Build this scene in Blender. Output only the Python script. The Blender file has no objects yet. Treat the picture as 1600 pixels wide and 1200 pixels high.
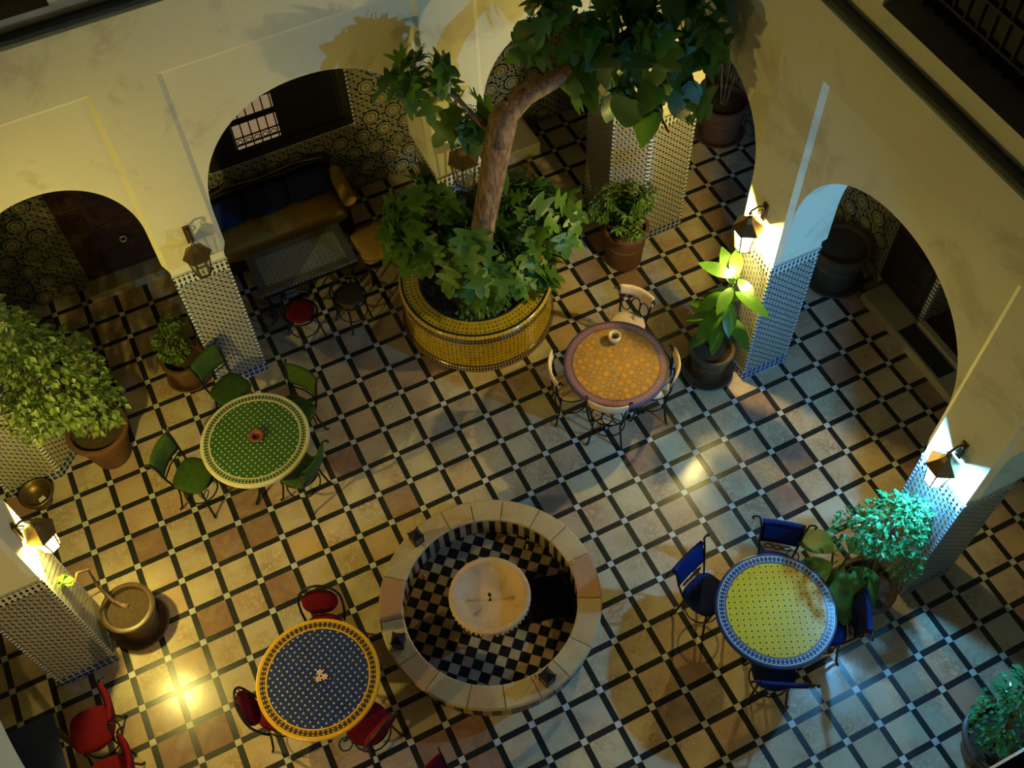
import bpy, math, random
from mathutils import Vector, Matrix
random.seed(7)
S = 1/3.0            # one floor-grid pitch is a third of a metre; all layout numbers below are in pitches
PI = math.pi
scene = bpy.context.scene
COL = scene.collection

# ------------------------------------------------------------------ camera
CAMR = ((0.896581, -0.442147, -0.025451), (-0.383382, -0.746080, -0.544410), (0.221721, 0.497865, -0.838433))
CAMC = (5.581325, -17.414813, 28.792679)
FPX = 1721.716
cam_data = bpy.data.cameras.new('camera')
cam = bpy.data.objects.new('camera', cam_data); COL.objects.link(cam)
cam_data.sensor_width = 36.0
cam_data.lens = 36.0*FPX/1600.0
cam_data.clip_start = 0.05; cam_data.clip_end = 200
_R = Matrix(CAMR)
mw = Matrix((_R[0], -_R[1], -_R[2])).transposed().to_4x4()
mw.translation = Vector(CAMC)*S
cam.matrix_world = mw
scene.camera = cam

# ------------------------------------------------------------------ world and exposure
world = bpy.data.worlds.new('night_sky'); scene.world = world
world.use_nodes = True
bg = world.node_tree.nodes['Background']
bg.inputs[0].default_value = (0.13, 0.12, 0.12, 1)
bg.inputs[1].default_value = 0.03
scene.view_settings.view_transform = 'Standard'
scene.view_settings.look = 'None'
scene.view_settings.gamma = 1.0
scene.view_settings.use_curve_mapping = False
scene.view_settings.exposure = 0.6
LAMP_POWER = {'west': 270.0, 'southwest': 120.0, 'east': 250.0, 'southeast': 430.0}
LAMP_COLOR = {'west': (1.0, 0.83, 0.19), 'southwest': (1.0, 0.72, 0.21), 'east': (1.0, 0.80, 0.24), 'southeast': (0.10, 0.46, 1.0)}

# ------------------------------------------------------------------ material helpers
class NT:
    def __init__(s, name):
        s.m = bpy.data.materials.new(name); s.m.use_nodes = True
        s.t = s.m.node_tree; s.t.nodes.clear()
        s.out = s.t.nodes.new('ShaderNodeOutputMaterial')
    def n(s, typ, **kw):
        nd = s.t.nodes.new('ShaderNode'+typ)
        for k, v in kw.items(): setattr(nd, k, v)
        return nd
    def put(s, sock, v):
        if isinstance(v, bpy.types.NodeSocket): s.t.links.new(v, sock)
        elif v is not None:
            if isinstance(v, (tuple, list)) and len(v) == 3 and sock.type == 'RGBA': v = (*v, 1)
            sock.default_value = v
    def math(s, op, a, b=None, c=None):
        nd = s.n('Math', operation=op); s.put(nd.inputs[0], a)
        if b is not None: s.put(nd.inputs[1], b)
        if c is not None: s.put(nd.inputs[2], c)
        return nd.outputs[0]
    def mix(s, f, a, b, blend='MIX'):
        nd = s.n('Mix', data_type='RGBA', blend_type=blend)
        s.put(nd.inputs[0], f); s.put(nd.inputs[6], a); s.put(nd.inputs[7], b)
        return nd.outputs[2]
    def xyz(s, v):
        nd = s.n('SeparateXYZ'); s.put(nd.inputs[0], v); return nd.outputs
    def comb(s, x=0, y=0, z=0):
        nd = s.n('CombineXYZ'); s.put(nd.inputs[0], x); s.put(nd.inputs[1], y); s.put(nd.inputs[2], z); return nd.outputs[0]
    def noise(s, vec, scale, detail=3, rough=.55, dist=0.0):
        nd = s.n('TexNoise'); s.put(nd.inputs['Vector'], vec); nd.inputs['Scale'].default_value = scale
        nd.inputs['Detail'].default_value = detail; nd.inputs['Roughness'].default_value = rough
        nd.inputs['Distortion'].default_value = dist
        return nd.outputs['Fac']
    def ramp(s, f, stops):
        nd = s.n('ValToRGB'); s.put(nd.inputs[0], f); e = nd.color_ramp.elements
        while len(e) > 1: e.remove(e[0])
        e[0].position = stops[0][0]; e[0].color = (*stops[0][1], 1)
        for p, c in stops[1:]:
            x = e.new(p); x.color = (*c, 1)
        return nd.outputs[0]
    def white(s, vec):
        nd = s.n('TexWhiteNoise', noise_dimensions='3D'); s.put(nd.inputs['Vector'], vec); return nd.outputs
    def coord(s, which='Object'): return s.n('TexCoord').outputs[which]
    def pos(s):
        g = s.n('NewGeometry'); v = s.n('VectorMath', operation='SCALE')
        s.put(v.inputs[0], g.outputs['Position']); v.inputs['Scale'].default_value = 1/S
        return v.outputs[0]
    def obj(s):
        v = s.n('VectorMath', operation='SCALE'); s.put(v.inputs[0], s.coord('Object')); v.inputs['Scale'].default_value = 1/S
        return v.outputs[0]
    def uv(s): return s.coord('UV')
    def rnd(s): return s.n('ObjectInfo').outputs['Random']
    def bump(s, h, strength=.3, dist=.01):
        nd = s.n('Bump'); nd.inputs['Strength'].default_value = strength; nd.inputs['Distance'].default_value = dist
        s.put(nd.inputs['Height'], h); return nd.outputs[0]
    def bsdf(s, color, rough=.6, metal=0, normal=None, spec=.5, coat=0, finish=True):
        b = s.n('BsdfPrincipled'); s.put(b.inputs['Base Color'], color); s.put(b.inputs['Roughness'], rough)
        s.put(b.inputs['Metallic'], metal); b.inputs['Specular IOR Level'].default_value = spec
        b.inputs['Coat Weight'].default_value = coat
        if normal is not None: s.put(b.inputs['Normal'], normal)
        if finish: s.t.links.new(b.outputs[0], s.out.inputs[0])
        return b.outputs[0]

def plain(name, col, rough=.6, metal=0, var=.25, scale=6, spec=.5, bump=.0):
    m = NT(name); f = m.noise(m.obj(), scale, 4)
    c = m.mix(f, tuple(x*(1-var) for x in col), tuple(min(1, x*(1+var)) for x in col))
    m.bsdf(c, rough, metal, m.bump(f, bump, .02) if bump else None, spec)
    return m.m

def marble(name, c1, c2, c3, vein, cell=None, rough=.22):
    m = NT(name); p = m.pos()
    if cell == 'floor':
        x, y, z = m.xyz(p)
        ce = m.comb(m.math('FLOOR', x), m.math('FLOOR', y), 0)
        r = m.white(ce)
        rv, rc = r[0], r[1]
        off = m.n('VectorMath', operation='MULTIPLY_ADD'); m.put(off.inputs[0], rc); off.inputs[1].default_value = (30, 30, 30); m.put(off.inputs[2], p)
        p2 = off.outputs[0]
    else:
        rv = m.rnd(); sc = m.n('VectorMath', operation='ADD'); m.put(sc.inputs[0], p); m.put(sc.inputs[1], m.comb(m.math('MULTIPLY', rv, 40), 0, 0)); p2 = sc.outputs[0]
    base = m.ramp(rv, [(0, c3), (.08, c3), (.17, c2), (.30, c1), (.48, tuple(a*.93 for a in c1)), (.62, c2), (.78, c1), (.90, tuple((a+b)/2 for a, b in zip(c1, c2))), (1, tuple(a*.86 for a in c1))])
    n1 = m.noise(p2, 1.3, 6, .68, 1.0)
    n2 = m.noise(p2, 5.0, 6, .65, 1.2)
    c = m.mix(m.math('MULTIPLY', m.math('SMOOTHSTEP', n1, .45, .75) if False else m.math('MULTIPLY', m.math('MAXIMUM', m.math('SUBTRACT', n1, .42), 0), 3.0), .6), base, c2)
    v = m.math('SUBTRACT', 1.0, m.math('MINIMUM', m.math('MULTIPLY', m.math('ABSOLUTE', m.math('SUBTRACT', n2, .5)), 9.0), 1.0))
    c = m.mix(m.math('MULTIPLY', v, m.math('MULTIPLY', m.math('MAXIMUM', m.math('SUBTRACT', m.noise(p2, .9, 2), .40), 0), 2.6)), c, vein)
    m.bsdf(c, m.math('ADD', rough, m.math('MULTIPLY', n2, .16)), 0, None, .5)
    return m.m

MT = {}
MT['floor_tile'] = marble('pink_cream_marble', (.54, .455, .30), (.48, .33, .20), (.25, .145, .10), (.28, .13, .055), 'floor', .13)
MT['rim_marble'] = marble('rim_marble', (.44, .35, .20), (.42, .24, .12), (.34, .17, .10), (.30, .17, .08), None, .35)
MT['bowl_marble'] = marble('bowl_marble', (.58, .49, .30), (.55, .28, .12), (.55, .42, .25), (.34, .18, .09), None, .5)
MT['floor_black'] = plain('black_marble_strip', (.016, .017, .016), .28, var=.5, scale=3)
MT['floor_node'] = plain('pale_marble_node', (.50, .48, .42), .3, var=.25)
MT['grout'] = plain('grout', (.05, .045, .035), .9)
MT['step_stone'] = plain('step_stone', (.36, .31, .2), .6, var=.2, scale=2)
MT['black_tile'] = plain('black_tile', (.008, .008, .010), .22, var=.4)
MT['black_rectangle'] = plain('black_glossy_rectangle', (.004, .004, .005), .10, var=.4)
MT['buff_tile'] = marble('buff_tile', (.34, .27, .15), (.33, .20, .11), (.28, .15, .10), (.2, .12, .07), None, .35)
MT['iron'] = plain('black_iron', (.012, .011, .010), .45, .6, var=.3)
MT['brass'] = plain('old_brass', (.17, .115, .05), .42, .85, var=.35)
MT['brass_bright'] = plain('bright_brass', (.75, .58, .22), .25, .6)
MT['terracotta'] = plain('terracotta', (.115, .047, .020), .75, var=.4, scale=4, bump=.2)
MT['dark_clay'] = plain('glazed_dark_clay', (.075, .042, .02), .4, var=.4, scale=4)
MT['soil'] = plain('soil', (.06, .036, .018), .95, var=.7, scale=16, bump=.8)
MT['bark'] = None
MT['dark_wood'] = plain('dark_wood', (.018, .010, .006), .55, var=.5, scale=5)
MT['black_wood'] = plain('blackened_wood', (.005, .004, .003), .7)
MT['door_wood'] = plain('red_brown_door_wood', (.045, .016, .009), .5, var=.6, scale=4)
MT['green_paint'] = plain('dark_green_painted_moulding', (.075, .09, .078), .45, var=.25, scale=3)
MT['green_cloth'] = plain('green_velvet', (.030, .062, .009), .85, var=.45, scale=7, spec=.2)
MT['red_cloth'] = plain('red_cloth', (.10, .003, .008), .8, var=.35, scale=7, spec=.08)
MT['blue_cloth'] = plain('blue_cloth', (.004, .010, .065), .8, var=.35, scale=7, spec=.1)
MT['cream_cloth'] = plain('cream_leather', (.62, .42, .24), .6, var=.2, scale=5)
MT['yellow_cloth'] = plain('ochre_cloth', (.40, .24, .05), .85, var=.3, scale=4, spec=.2, bump=.3)
MT['navy_cloth'] = plain('navy_cloth', (.012, .018, .055), .85, var=.4, scale=4, spec=.2)
MT['clay_red'] = plain('red_clay', (.26, .05, .025), .6, var=.3)
MT['bowl_white'] = plain('pale_pottery', (.55, .42, .25), .5, var=.2)
MT['petal'] = plain('pink_white_petals', (.75, .5, .5), .6, var=.3)
MT['mat'] = plain('dark_mat', (.012, .012, .011), .95)
MT['ceiling'] = plain('ceiling_boards', (.06, .035, .02), .7)
MT['white_paint'] = plain('white_paint', (.6, .6, .55), .5)
m = NT('dusty_lantern_glass'); b_ = m.bsdf((.25, .21, .12), .15, finish=False); t_ = m.n('BsdfTransparent'); mx = m.n('MixShader'); mx.inputs[0].default_value = .3
m.t.links.new(t_.outputs[0], mx.inputs[1]); m.t.links.new(b_, mx.inputs[2]); m.t.links.new(mx.outputs[0], m.out.inputs[0]); MT['glass_dull'] = m.m
MT['carpet'] = plain('brown_carpet', (.06, .022, .012), .95)
MT['olive_band'] = plain('glazed_black_band', (.02, .02, .025), .25)

def leafmat(name, c1, c2, rough=.45, trans=.3):
    m = NT(name)
    r = m.white(m.comb(m.rnd(), m.n('NewGeometry').outputs['Random Per Island'], 0))[0]; f = m.noise(m.pos(), 1.2, 3)
    col = m.mix(m.math('ADD', m.math('MULTIPLY', r, .6), m.math('MULTIPLY', f, .4)), c1, c2)
    b = m.bsdf(col, rough, 0, None, .4, finish=False)
    t = m.n('BsdfTranslucent'); m.put(t.inputs[0], m.mix(.5, col, (.25, .5, .04)))
    mx = m.n('MixShader'); mx.inputs[0].default_value = trans
    m.t.links.new(b, mx.inputs[1]); m.t.links.new(t.outputs[0], mx.inputs[2]); m.t.links.new(mx.outputs[0], m.out.inputs[0])
    return m.m
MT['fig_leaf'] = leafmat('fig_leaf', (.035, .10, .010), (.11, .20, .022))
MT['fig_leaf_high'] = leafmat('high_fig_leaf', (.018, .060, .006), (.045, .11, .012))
MT['ficus_leaf'] = leafmat('variegated_ficus_leaf', (.045, .10, .016), (.25, .31, .07))
MT['bush_leaf'] = leafmat('small_green_leaf', (.06, .12, .018), (.13, .22, .035))
MT['glossy_leaf'] = leafmat('small_glossy_leaf', (.02, .14, .045), (.06, .30, .10), .18, .15)
MT['rubber_leaf'] = leafmat('rubber_plant_leaf', (.035, .10, .010), (.075, .17, .02), .3, .4)
MT['fern_leaf'] = leafmat('fern_leaf', (.05, .12, .015), (.12, .22, .03), .5, .2)

m = NT('fig_bark'); p = m.obj(); sc_ = m.n('VectorMath', operation='MULTIPLY'); m.put(sc_.inputs[0], p); sc_.inputs[1].default_value = (4, 4, .8)
f = m.noise(sc_.outputs[0], 2.0, 6, .65, .5)
m.bsdf(m.ramp(f, [(.3, (.04, .022, .012)), (.5, (.20, .105, .05)), (.7, (.40, .24, .12))]), .85, 0, m.bump(f, .9, .03)); MT['bark'] = m.m

m = NT('cream_plaster'); p = m.pos(); f = m.noise(p, .55, 5, .6); g = m.noise(p, 5, 4, .6)
c = m.mix(f, (.66, .59, .40), (.74, .69, .49)); c = m.mix(m.math('MULTIPLY', g, .25), c, (.54, .44, .27))
st = m.math('MINIMUM', m.math('MULTIPLY', m.math('MAXIMUM', m.math('SUBTRACT', m.noise(p, .45, 5, .7, .5), .54), 0), 5.0), .55)
c = m.mix(st, c, (.46, .38, .26))
m.bsdf(c, .85, 0, m.bump(g, .15, .01), .3); MT['plaster'] = m.m

def mosaic(name, k=.235, ground=(.44, .41, .31), dot=(.012, .012, .016), alt=(.30, .17, .04), alt2=(.03, .05, .16)):
    """small diagonal lozenge mosaic, laid in the wall's own surface coordinates"""
    m = NT(name); u, v, w = m.xyz(m.uv())
    a = m.math('DIVIDE', m.math('ADD', u, v), k); b = m.math('DIVIDE', m.math('SUBTRACT', u, v), k)
    def near(x, off, r): return m.math('LESS_THAN', m.math('ABSOLUTE', m.math('SUBTRACT', m.math('FRACT', m.math('ADD', x, off)), .5)), r)
    d1 = m.math('MULTIPLY', near(a, 0, .21), near(b, 0, .33))
    d2 = m.math('MULTIPLY', near(a, .5, .16), near(b, .5, .16))
    cell = m.comb(m.math('FLOOR', m.math('ADD', a, .5)), m.math('FLOOR', m.math('ADD', b, .5)), 0)
    wv = m.white(cell)[0]
    line = m.math('MAXIMUM', near(a, .5, .05), near(b, .5, .05))
    c = m.mix(m.math('MULTIPLY', line, .55), ground, alt2)
    c = m.mix(d2, c, m.mix(m.math('GREATER_THAN', wv, .45), alt, alt2))
    c = m.mix(d1, c, dot)
    c = m.mix(m.math('MULTIPLY', m.noise(m.uv(), 1.3, 3), .3), c, tuple(x*.6 for x in ground))
    m.bsdf(c, .3); return m.m
MT['dado'] = mosaic('pier_mosaic')
MT['wall_mosaic'] = mosaic('gallery_wall_mosaic', .31, (.30, .28, .17), (.02, .025, .03), (.20, .11, .03), (.06, .075, .04))

m = NT('merlon_border'); u, v, w = m.xyz(m.uv())
fu = m.math('FRACT', m.math('DIVIDE', u, .135)); row = m.math('FRACT', m.math('MULTIPLY', v, 5.2))
blk = m.math('MULTIPLY', m.math('LESS_THAN', m.math('ABSOLUTE', m.math('SUBTRACT', fu, .5)), .24), m.math('GREATER_THAN', row, .28))
m.bsdf(m.mix(blk, (.62, .60, .46), (.014, .016, .03)), .3); MT['merlon'] = m.m
m = NT('blue_base_border'); u, v, w = m.xyz(m.uv())
g1 = m.math('LESS_THAN', m.math('FRACT', m.math('DIVIDE', u, .17)), .22); g2 = m.math('LESS_THAN', m.math('FRACT', m.math('DIVIDE', v, .2)), .2)
m.bsdf(m.mix(m.math('MAXIMUM', g1, g2), (.015, .03, .13), (.42, .46, .48)), .3); MT['base_border'] = m.m
m = NT('edge_checker'); u, v, w = m.xyz(m.uv())
g1 = m.math('LESS_THAN', m.math('FRACT', m.math('DIVIDE', v, .17)), .45)
m.bsdf(m.mix(g1, (.6, .58, .44), (.03, .05, .16)), .3); MT['edge'] = m.m
MT['rosette_ring'] = plain('rosette_dark_ring', (.015, .022, .03), .35)
MT['rosette_mid'] = plain('rosette_pale', (.33, .31, .17), .35)
MT['rosette_core'] = plain('rosette_ochre', (.27, .18, .06), .35)

def table_field(name, base, base2, dot, k=.14, r=.21, rot=.35):
    m = NT(name); x, y, z = m.xyz(m.obj())
    cr, sr = math.cos(rot), math.sin(rot)
    a = m.math('DIVIDE', m.math('ADD', m.math('MULTIPLY', x, cr), m.math('MULTIPLY', y, sr)), k)
    b = m.math('DIVIDE', m.math('SUBTRACT', m.math('MULTIPLY', y, cr), m.math('MULTIPLY', x, sr)), k)
    da = m.math('ABSOLUTE', m.math('SUBTRACT', m.math('FRACT', a), .5)); db = m.math('ABSOLUTE', m.math('SUBTRACT', m.math('FRACT', b), .5))
    d = m.math('LESS_THAN', m.math('ADD', da, db), r)
    wv = m.white(m.comb(m.math('FLOOR', m.math('ADD', a, .5)), m.math('FLOOR', m.math('ADD', b, .5)), 0))[0]
    big = m.noise(m.obj(), .9, 3)
    c = m.mix(m.math('MULTIPLY', wv, .6), base, base2); c = m.mix(m.math('MULTIPLY', big, .5), c, base2)
    joint = m.math('MAXIMUM', m.math('LESS_THAN', m.math('ABSOLUTE', m.math('SUBTRACT', da, .5)), .06), m.math('LESS_THAN', m.math('ABSOLUTE', m.math('SUBTRACT', db, .5)), .06))
    c = m.mix(m.math('MULTIPLY', joint, .35), c, tuple(x*.4 for x in base))
    c = m.mix(d, c, dot)
    m.bsdf(c, .28); return m.m
def table_border(name, ground, fig, nseg=88, r0=1.27, r1=1.46):
    m = NT(name); x, y, z = m.xyz(m.obj())
    ang = m.math('MULTIPLY', m.math('ARCTAN2', y, x), nseg/(2*PI))
    rad = m.math('DIVIDE', m.math('SUBTRACT', m.math('SQRT', m.math('ADD', m.math('MULTIPLY', x, x), m.math('MULTIPLY', y, y))), r0), r1-r0)
    da = m.math('ABSOLUTE', m.math('SUBTRACT', m.math('FRACT', ang), .5)); dr = m.math('ABSOLUTE', m.math('SUBTRACT', rad, .5))
    dia = m.math('MULTIPLY', m.math('LESS_THAN', dr, .36), m.math('GREATER_THAN', m.math('ADD', m.math('MULTIPLY', da, 1.0), m.math('MULTIPLY', m.math('ABSOLUTE', m.math('SUBTRACT', dr, .18)), 2.2)), .27))
    m.bsdf(m.mix(dia, ground, fig), .28); return m.m
MT['green_field'] = table_field('green_zellige', (.018, .075, .008), (.035, .11, .012), (.50, .52, .34))
MT['green_border'] = table_border('green_zellige_border', (.60, .55, .33), (.03, .06, .012))
MT['blue_field'] = table_field('blue_zellige', (.012, .026, .13), (.022, .042, .19), (.55, .40, .10), rot=.25)
MT['blue_border'] = table_border('yellow_zellige_border', (.62, .34, .015), (.04, .03, .03), 70)
MT['yellow_field'] = table_field('yellow_zellige', (.46, .27, .006), (.55, .32, .010), (.015, .018, .05), rot=-.42, k=.155, r=.20)
MT['yellow_border'] = table_border('navy_zellige_border', (.42, .40, .28), (.012, .02, .08), 80)
MT['orange_border'] = table_border('violet_zellige_border', (.11, .075, .15), (.24, .10, .08), 66)
MT['grey_field'] = table_field('grey_zellige', (.26, .26, .20), (.32, .31, .23), (.03, .035, .03), rot=0, k=.16)
MT['dark_border'] = table_border('grey_zellige_border', (.20, .20, .16), (.02, .02, .025), 90)
m = NT('orange_rosette_zellige'); vo = m.n('TexVoronoi', feature='F1'); m.put(vo.inputs['Vector'], m.obj()); vo.inputs['Scale'].default_value = 4.2; vo.inputs['Randomness'].default_value = .35
d = vo.outputs['Distance']; c = m.ramp(d, [(0, (.10, .05, .02)), (.10, (.10, .05, .02)), (.12, (.44, .20, .015)), (.40, (.40, .17, .012)), (.44, (.14, .07, .03)), (.62, (.27, .16, .05))])
c = m.mix(m.math('MULTIPLY', m.noise(m.obj(), 1.2, 3), .5), c, (.40, .20, .03)); m.bsdf(c, .28); MT['orange_field'] = m.m
def yz(name, k):
    m = NT(name); u, v, w = m.xyz(m.uv())
    da = m.math('ABSOLUTE', m.math('SUBTRACT', m.math('FRACT', m.math('DIVIDE', u, k)), .5)); db = m.math('ABSOLUTE', m.math('SUBTRACT', m.math('FRACT', m.math('DIVIDE', v, k)), .5))
    d = m.math('LESS_THAN', m.math('ADD', da, db), .25)
    wv = m.white(m.comb(m.math('FLOOR', m.math('DIVIDE', u, k)), m.math('FLOOR', m.math('DIVIDE', v, k)), 0))[0]
    c = m.mix(wv, (.40, .25, .012), (.52, .34, .02)); m.bsdf(m.mix(d, c, (.07, .035, .012)), .16); return m.m
MT['planter_yellow'] = yz('yellow_planter_zellige', .145)
m = NT('planter_lace_border'); u, v, w = m.xyz(m.uv())
da = m.math('ABSOLUTE', m.math('SUBTRACT', m.math('FRACT', m.math('DIVIDE', u, .10)), .5)); vv = m.math('ABSOLUTE', m.math('SUBTRACT', m.math('FRACT', m.math('DIVIDE', v, .11)), .5))
m.bsdf(m.mix(m.math('LESS_THAN', m.math('ADD', da, vv), .40), (.045, .025, .035), (.36, .25, .12)), .22); MT['planter_lace'] = m.m

def lampglass(name, col, strength):
    m = NT(name); e = m.n('Emission'); m.put(e.inputs[0], col); e.inputs[1].default_value = strength
    t = m.n('BsdfTransparent'); mx = m.n('MixShader'); mx.inputs[0].default_value = .35
    m.t.links.new(t.outputs[0], mx.inputs[1]); m.t.links.new(e.outputs[0], mx.inputs[2]); m.t.links.new(mx.outputs[0], m.out.inputs[0]); return m.m
m = NT('lit_room_behind_window'); e = m.n('Emission'); m.put(e.inputs[0], (.62, .42, .22)); e.inputs[1].default_value = .26; m.t.links.new(e.outputs[0], m.out.inputs[0]); MT['lit_pane'] = m.m

# ------------------------------------------------------------------ mesh helpers
class MB:
    def __init__(s): s.v = []; s.f = []; s.mi = []; s.uv = None
    def face(s, idx, mi=0): s.f.append(tuple(idx)); s.mi.append(mi)
    def poly(s, pts, mi=0):
        b = len(s.v); s.v += [tuple(p) for p in pts]; s.face(range(b, b+len(pts)), mi); return s
    def box(s, x0, x1, y0, y1, z0, z1, mi=0):
        b = len(s.v); s.v += [(x, y, z) for z in (z0, z1) for y in (y0, y1) for x in (x0, x1)]
        for q in ((0, 2, 3, 1), (4, 5, 7, 6), (0, 1, 5, 4), (2, 6, 7, 3), (0, 4, 6, 2), (1, 3, 7, 5)): s.face([b+i for i in q], mi)
        return s
    def prism(s, pts, z0, z1, mi=0, top=True, bottom=True):
        a = sum(pts[i][0]*pts[(i+1) % len(pts)][1]-pts[(i+1) % len(pts)][0]*pts[i][1] for i in range(len(pts)))
        if a < 0: pts = pts[::-1]
        n = len(pts); b = len(s.v); s.v += [(x, y, z0) for x, y in pts]+[(x, y, z1) for x, y in pts]
        for i in range(n): s.face((b+i, b+(i+1) % n, b+n+(i+1) % n, b+n+i), mi)
        if top: s.face(range(b+n, b+2*n), mi)
        if bottom: s.face(range(b+n-1, b-1, -1), mi)
        return s
    def lathe(s, prof, n=32, c=(0, 0), a0=0., a1=2*PI, mi=0, mis=None):
        full = abs(a1-a0-2*PI) < 1e-6; k = n if full else n+1; b = len(s.v)
        for i in range(k):
            a = a0+(a1-a0)*i/n
            for r, z in prof: s.v.append((c[0]+r*math.cos(a), c[1]+r*math.sin(a), z))
        P = len(prof)
        for i in range(n):
            j = (i+1) % k
            for q in range(P-1):
                idx = [b+i*P+q, b+j*P+q, b+j*P+q+1, b+i*P+q+1]
                s.face(idx, mis[q] if mis else mi)
        return s
    def tube(s, pts, r, n=6, closed=False, mi=0, r1=None):
        pts = [Vector(p) for p in pts]; m_ = len(pts); b = len(s.v); up = None
        for i, p in enumerate(pts):
            if closed: t = pts[(i+1) % m_]-pts[i-1]
            else: t = pts[min(i+1, m_-1)]-pts[max(i-1, 0)]
            t.normalize()
            if up is None:
                up = Vector((0, 0, 1)) if abs(t.z) < .9 else Vector((1, 0, 0))
            x = t.cross(up)
            if x.length < 1e-4: x = t.orthogonal()
            x.normalize(); y = x.cross(t); y.normalize(); up = y
            rr = r if r1 is None else r+(r1-r)*i/max(1, m_-1)
            if isinstance(r, (list, tuple)): rr = r[i]
            for k in range(n):
                a = 2*PI*k/n; s.v.append(tuple(p+x*(rr*math.cos(a))+y*(rr*math.sin(a))))
        for i in range(m_ if closed else m_-1):
            j = (i+1) % m_
            for k in range(n): s.face((b+i*n+k, b+j*n+k, b+j*n+(k+1) % n, b+i*n+(k+1) % n)[::-1], mi)
        if not closed:
            s.face([b+k for k in range(n)], mi); s.face([b+(m_-1)*n+k for k in range(n)][::-1], mi)
        return s
    def xf(s, M, start=0):
        s.v[start:] = [tuple(M @ Vector(p)) for p in s.v[start:]]; return s
    def mesh(s, name, mats, smooth=False, uv=False):
        me = bpy.data.meshes.new(name)
        me.from_pydata([(x*S, y*S, z*S) for x, y, z in s.v], [], s.f)
        for k in (mats if isinstance(mats, (list, tuple)) else [mats]): me.materials.append(MT[k] if isinstance(k, str) else k)
        me.polygons.foreach_set('material_index', s.mi)
        if smooth: me.polygons.foreach_set('use_smooth', [True]*len(s.f))
        if uv:
            L = me.uv_layers.new(name='UVMap')
            for pl in me.polygons:
                nx, ny, nz = pl.normal
                h = Vector((-ny, nx, 0))
                for li in pl.loop_indices:
                    co = me.vertices[me.loops[li].vertex_index].co/S
                    if abs(nz) > .8: L.data[li].uv = (co.x, co.y)
                    else:
                        hh = h.normalized(); L.data[li].uv = (co.dot(hh), co.z)
        if s.uv:
            L = me.uv_layers.new(name='UVMap')
            for pl in me.polygons:
                for li, q in zip(pl.loop_indices, s.uv[pl.index]): L.data[li].uv = q
        me.update(); return me
    def build(s, name, mats, parent=None, loc=(0, 0, 0), rz=0, smooth=False, uv=False, bevel=0, auto=False):
        return link(name, s.mesh(name, mats, smooth, uv), parent, loc, rz, bevel, auto)
def link(name, me, parent=None, loc=(0, 0, 0), rz=0, bevel=0, auto=False):
    o = bpy.data.objects.new(name, me); COL.objects.link(o)
    o.location = Vector(loc)*S; o.rotation_euler = (0, 0, rz); o.parent = parent
    if bevel:
        bm = o.modifiers.new('bevel', 'BEVEL'); bm.width = bevel*S; bm.segments = 2; bm.limit_method = 'ANGLE'
    if auto:
        es = o.modifiers.new('edges', 'EDGE_SPLIT'); es.split_angle = math.radians(40)
    return o
def tag(o, label=None, cat=None, group=None, kind=None):
    if label: o['label'] = label
    if cat: o['category'] = cat
    if group: o['group'] = group
    if kind: o['kind'] = kind
    return o
def thing(name, label, cat, loc=(0, 0, 0), rz=0, group=None):
    o = bpy.data.objects.new(name, None); COL.objects.link(o); o.empty_display_size = .1
    o.location = Vector(loc)*S; o.rotation_euler = (0, 0, rz)
    return tag(o, label, cat, group)
def part(name, mb, mats, parent, **kw): return mb.build(name, mats, parent, **kw)
def struct(o, label=None): return tag(o, label, None, None, 'structure')
def arcpts(c, r, a0, a1, n, plane='xz', y=0):
    out = []
    for i in range(n+1):
        a = a0+(a1-a0)*i/n; u, w = c[0]+r*math.cos(a), c[1]+r*math.sin(a)
        out.append((u, y, w) if plane == 'xz' else (u, w, y) if plane == 'xy' else (y, u, w))
    return out
_camR = Matrix(CAMR); _camC = Vector(CAMC)
def project(p):
    q = _camR @ (Vector(p)-_camC); return 800+FPX*q.x/q.z, 600+FPX*q.y/q.z, q.z

# ------------------------------------------------------------------ layout of the courtyard (pitches)
XW, XE, YN, YS = -0.2, 19.6, 3.7, -17.05
TH = 1.55; CH = .85
ZD, ZP, ZL0, ZL1 = 5.55, 12.0, 13.78, 14.1
GN, GE, GW, GS = 9.6, 25.6, -6.2, -22.9
FX, FY = 9.40, -6.73   # fountain centre

# ------------------------------------------------------------------ floor
fl = MB(); fl.box(GW-.3, GE+.3, GS-.3, GN+.3, -.35, -.06)
floor = struct(fl.build('floor', 'grout'), 'courtyard floor of marble squares between black strips')
g = .085
tile = MB(); tile.box(-.5+g, .5-g, -.5+g, .5-g, -.08, 0); tile_me = tile.mesh('floor_tile', 'floor_tile')
hs = MB(); hs.box(-.5+g, .5-g, -g+.004, g-.004, -.08, -.006); hs_me = hs.mesh('floor_strip', 'floor_black')
vs = MB(); vs.box(-g+.004, g-.004, -.5+g, .5-g, -.08, -.006); vs_me = vs.mesh('floor_strip', 'floor_black')
def hidden(x, y, rr=2.3): return math.hypot(x-FX, y-FY) < rr
def seen(x, y):
    u, v, d = project((x, y, 0)); return -25 < u < 1625 and -25 < v < 1225
tiles, strips, nodes = [], [], []
for i in range(int(GW), int(GE)+1):
    for j in range(-22, 10):
        if not hidden(i+.5, j+.5): tiles.append((i+.5, j+.5))
        if not hidden(i+.5, j): strips.append((i+.5, j, 0))
        if not hidden(i, j+.5): strips.append((i, j+.5, 1))
        if not hidden(i, j): nodes.append((i, j))
def rank(p): return project((p[0], p[1], 0))[2] + (0 if seen(p[0], p[1]) else 1000) + (3 if not (XW < p[0] < XE and p[1] < YN) else 0)
tiles.sort(key=rank); strips.sort(key=rank)
for x, y in tiles[:300]: link('floor_tile', tile_me, floor, (x, y, 0))
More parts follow.
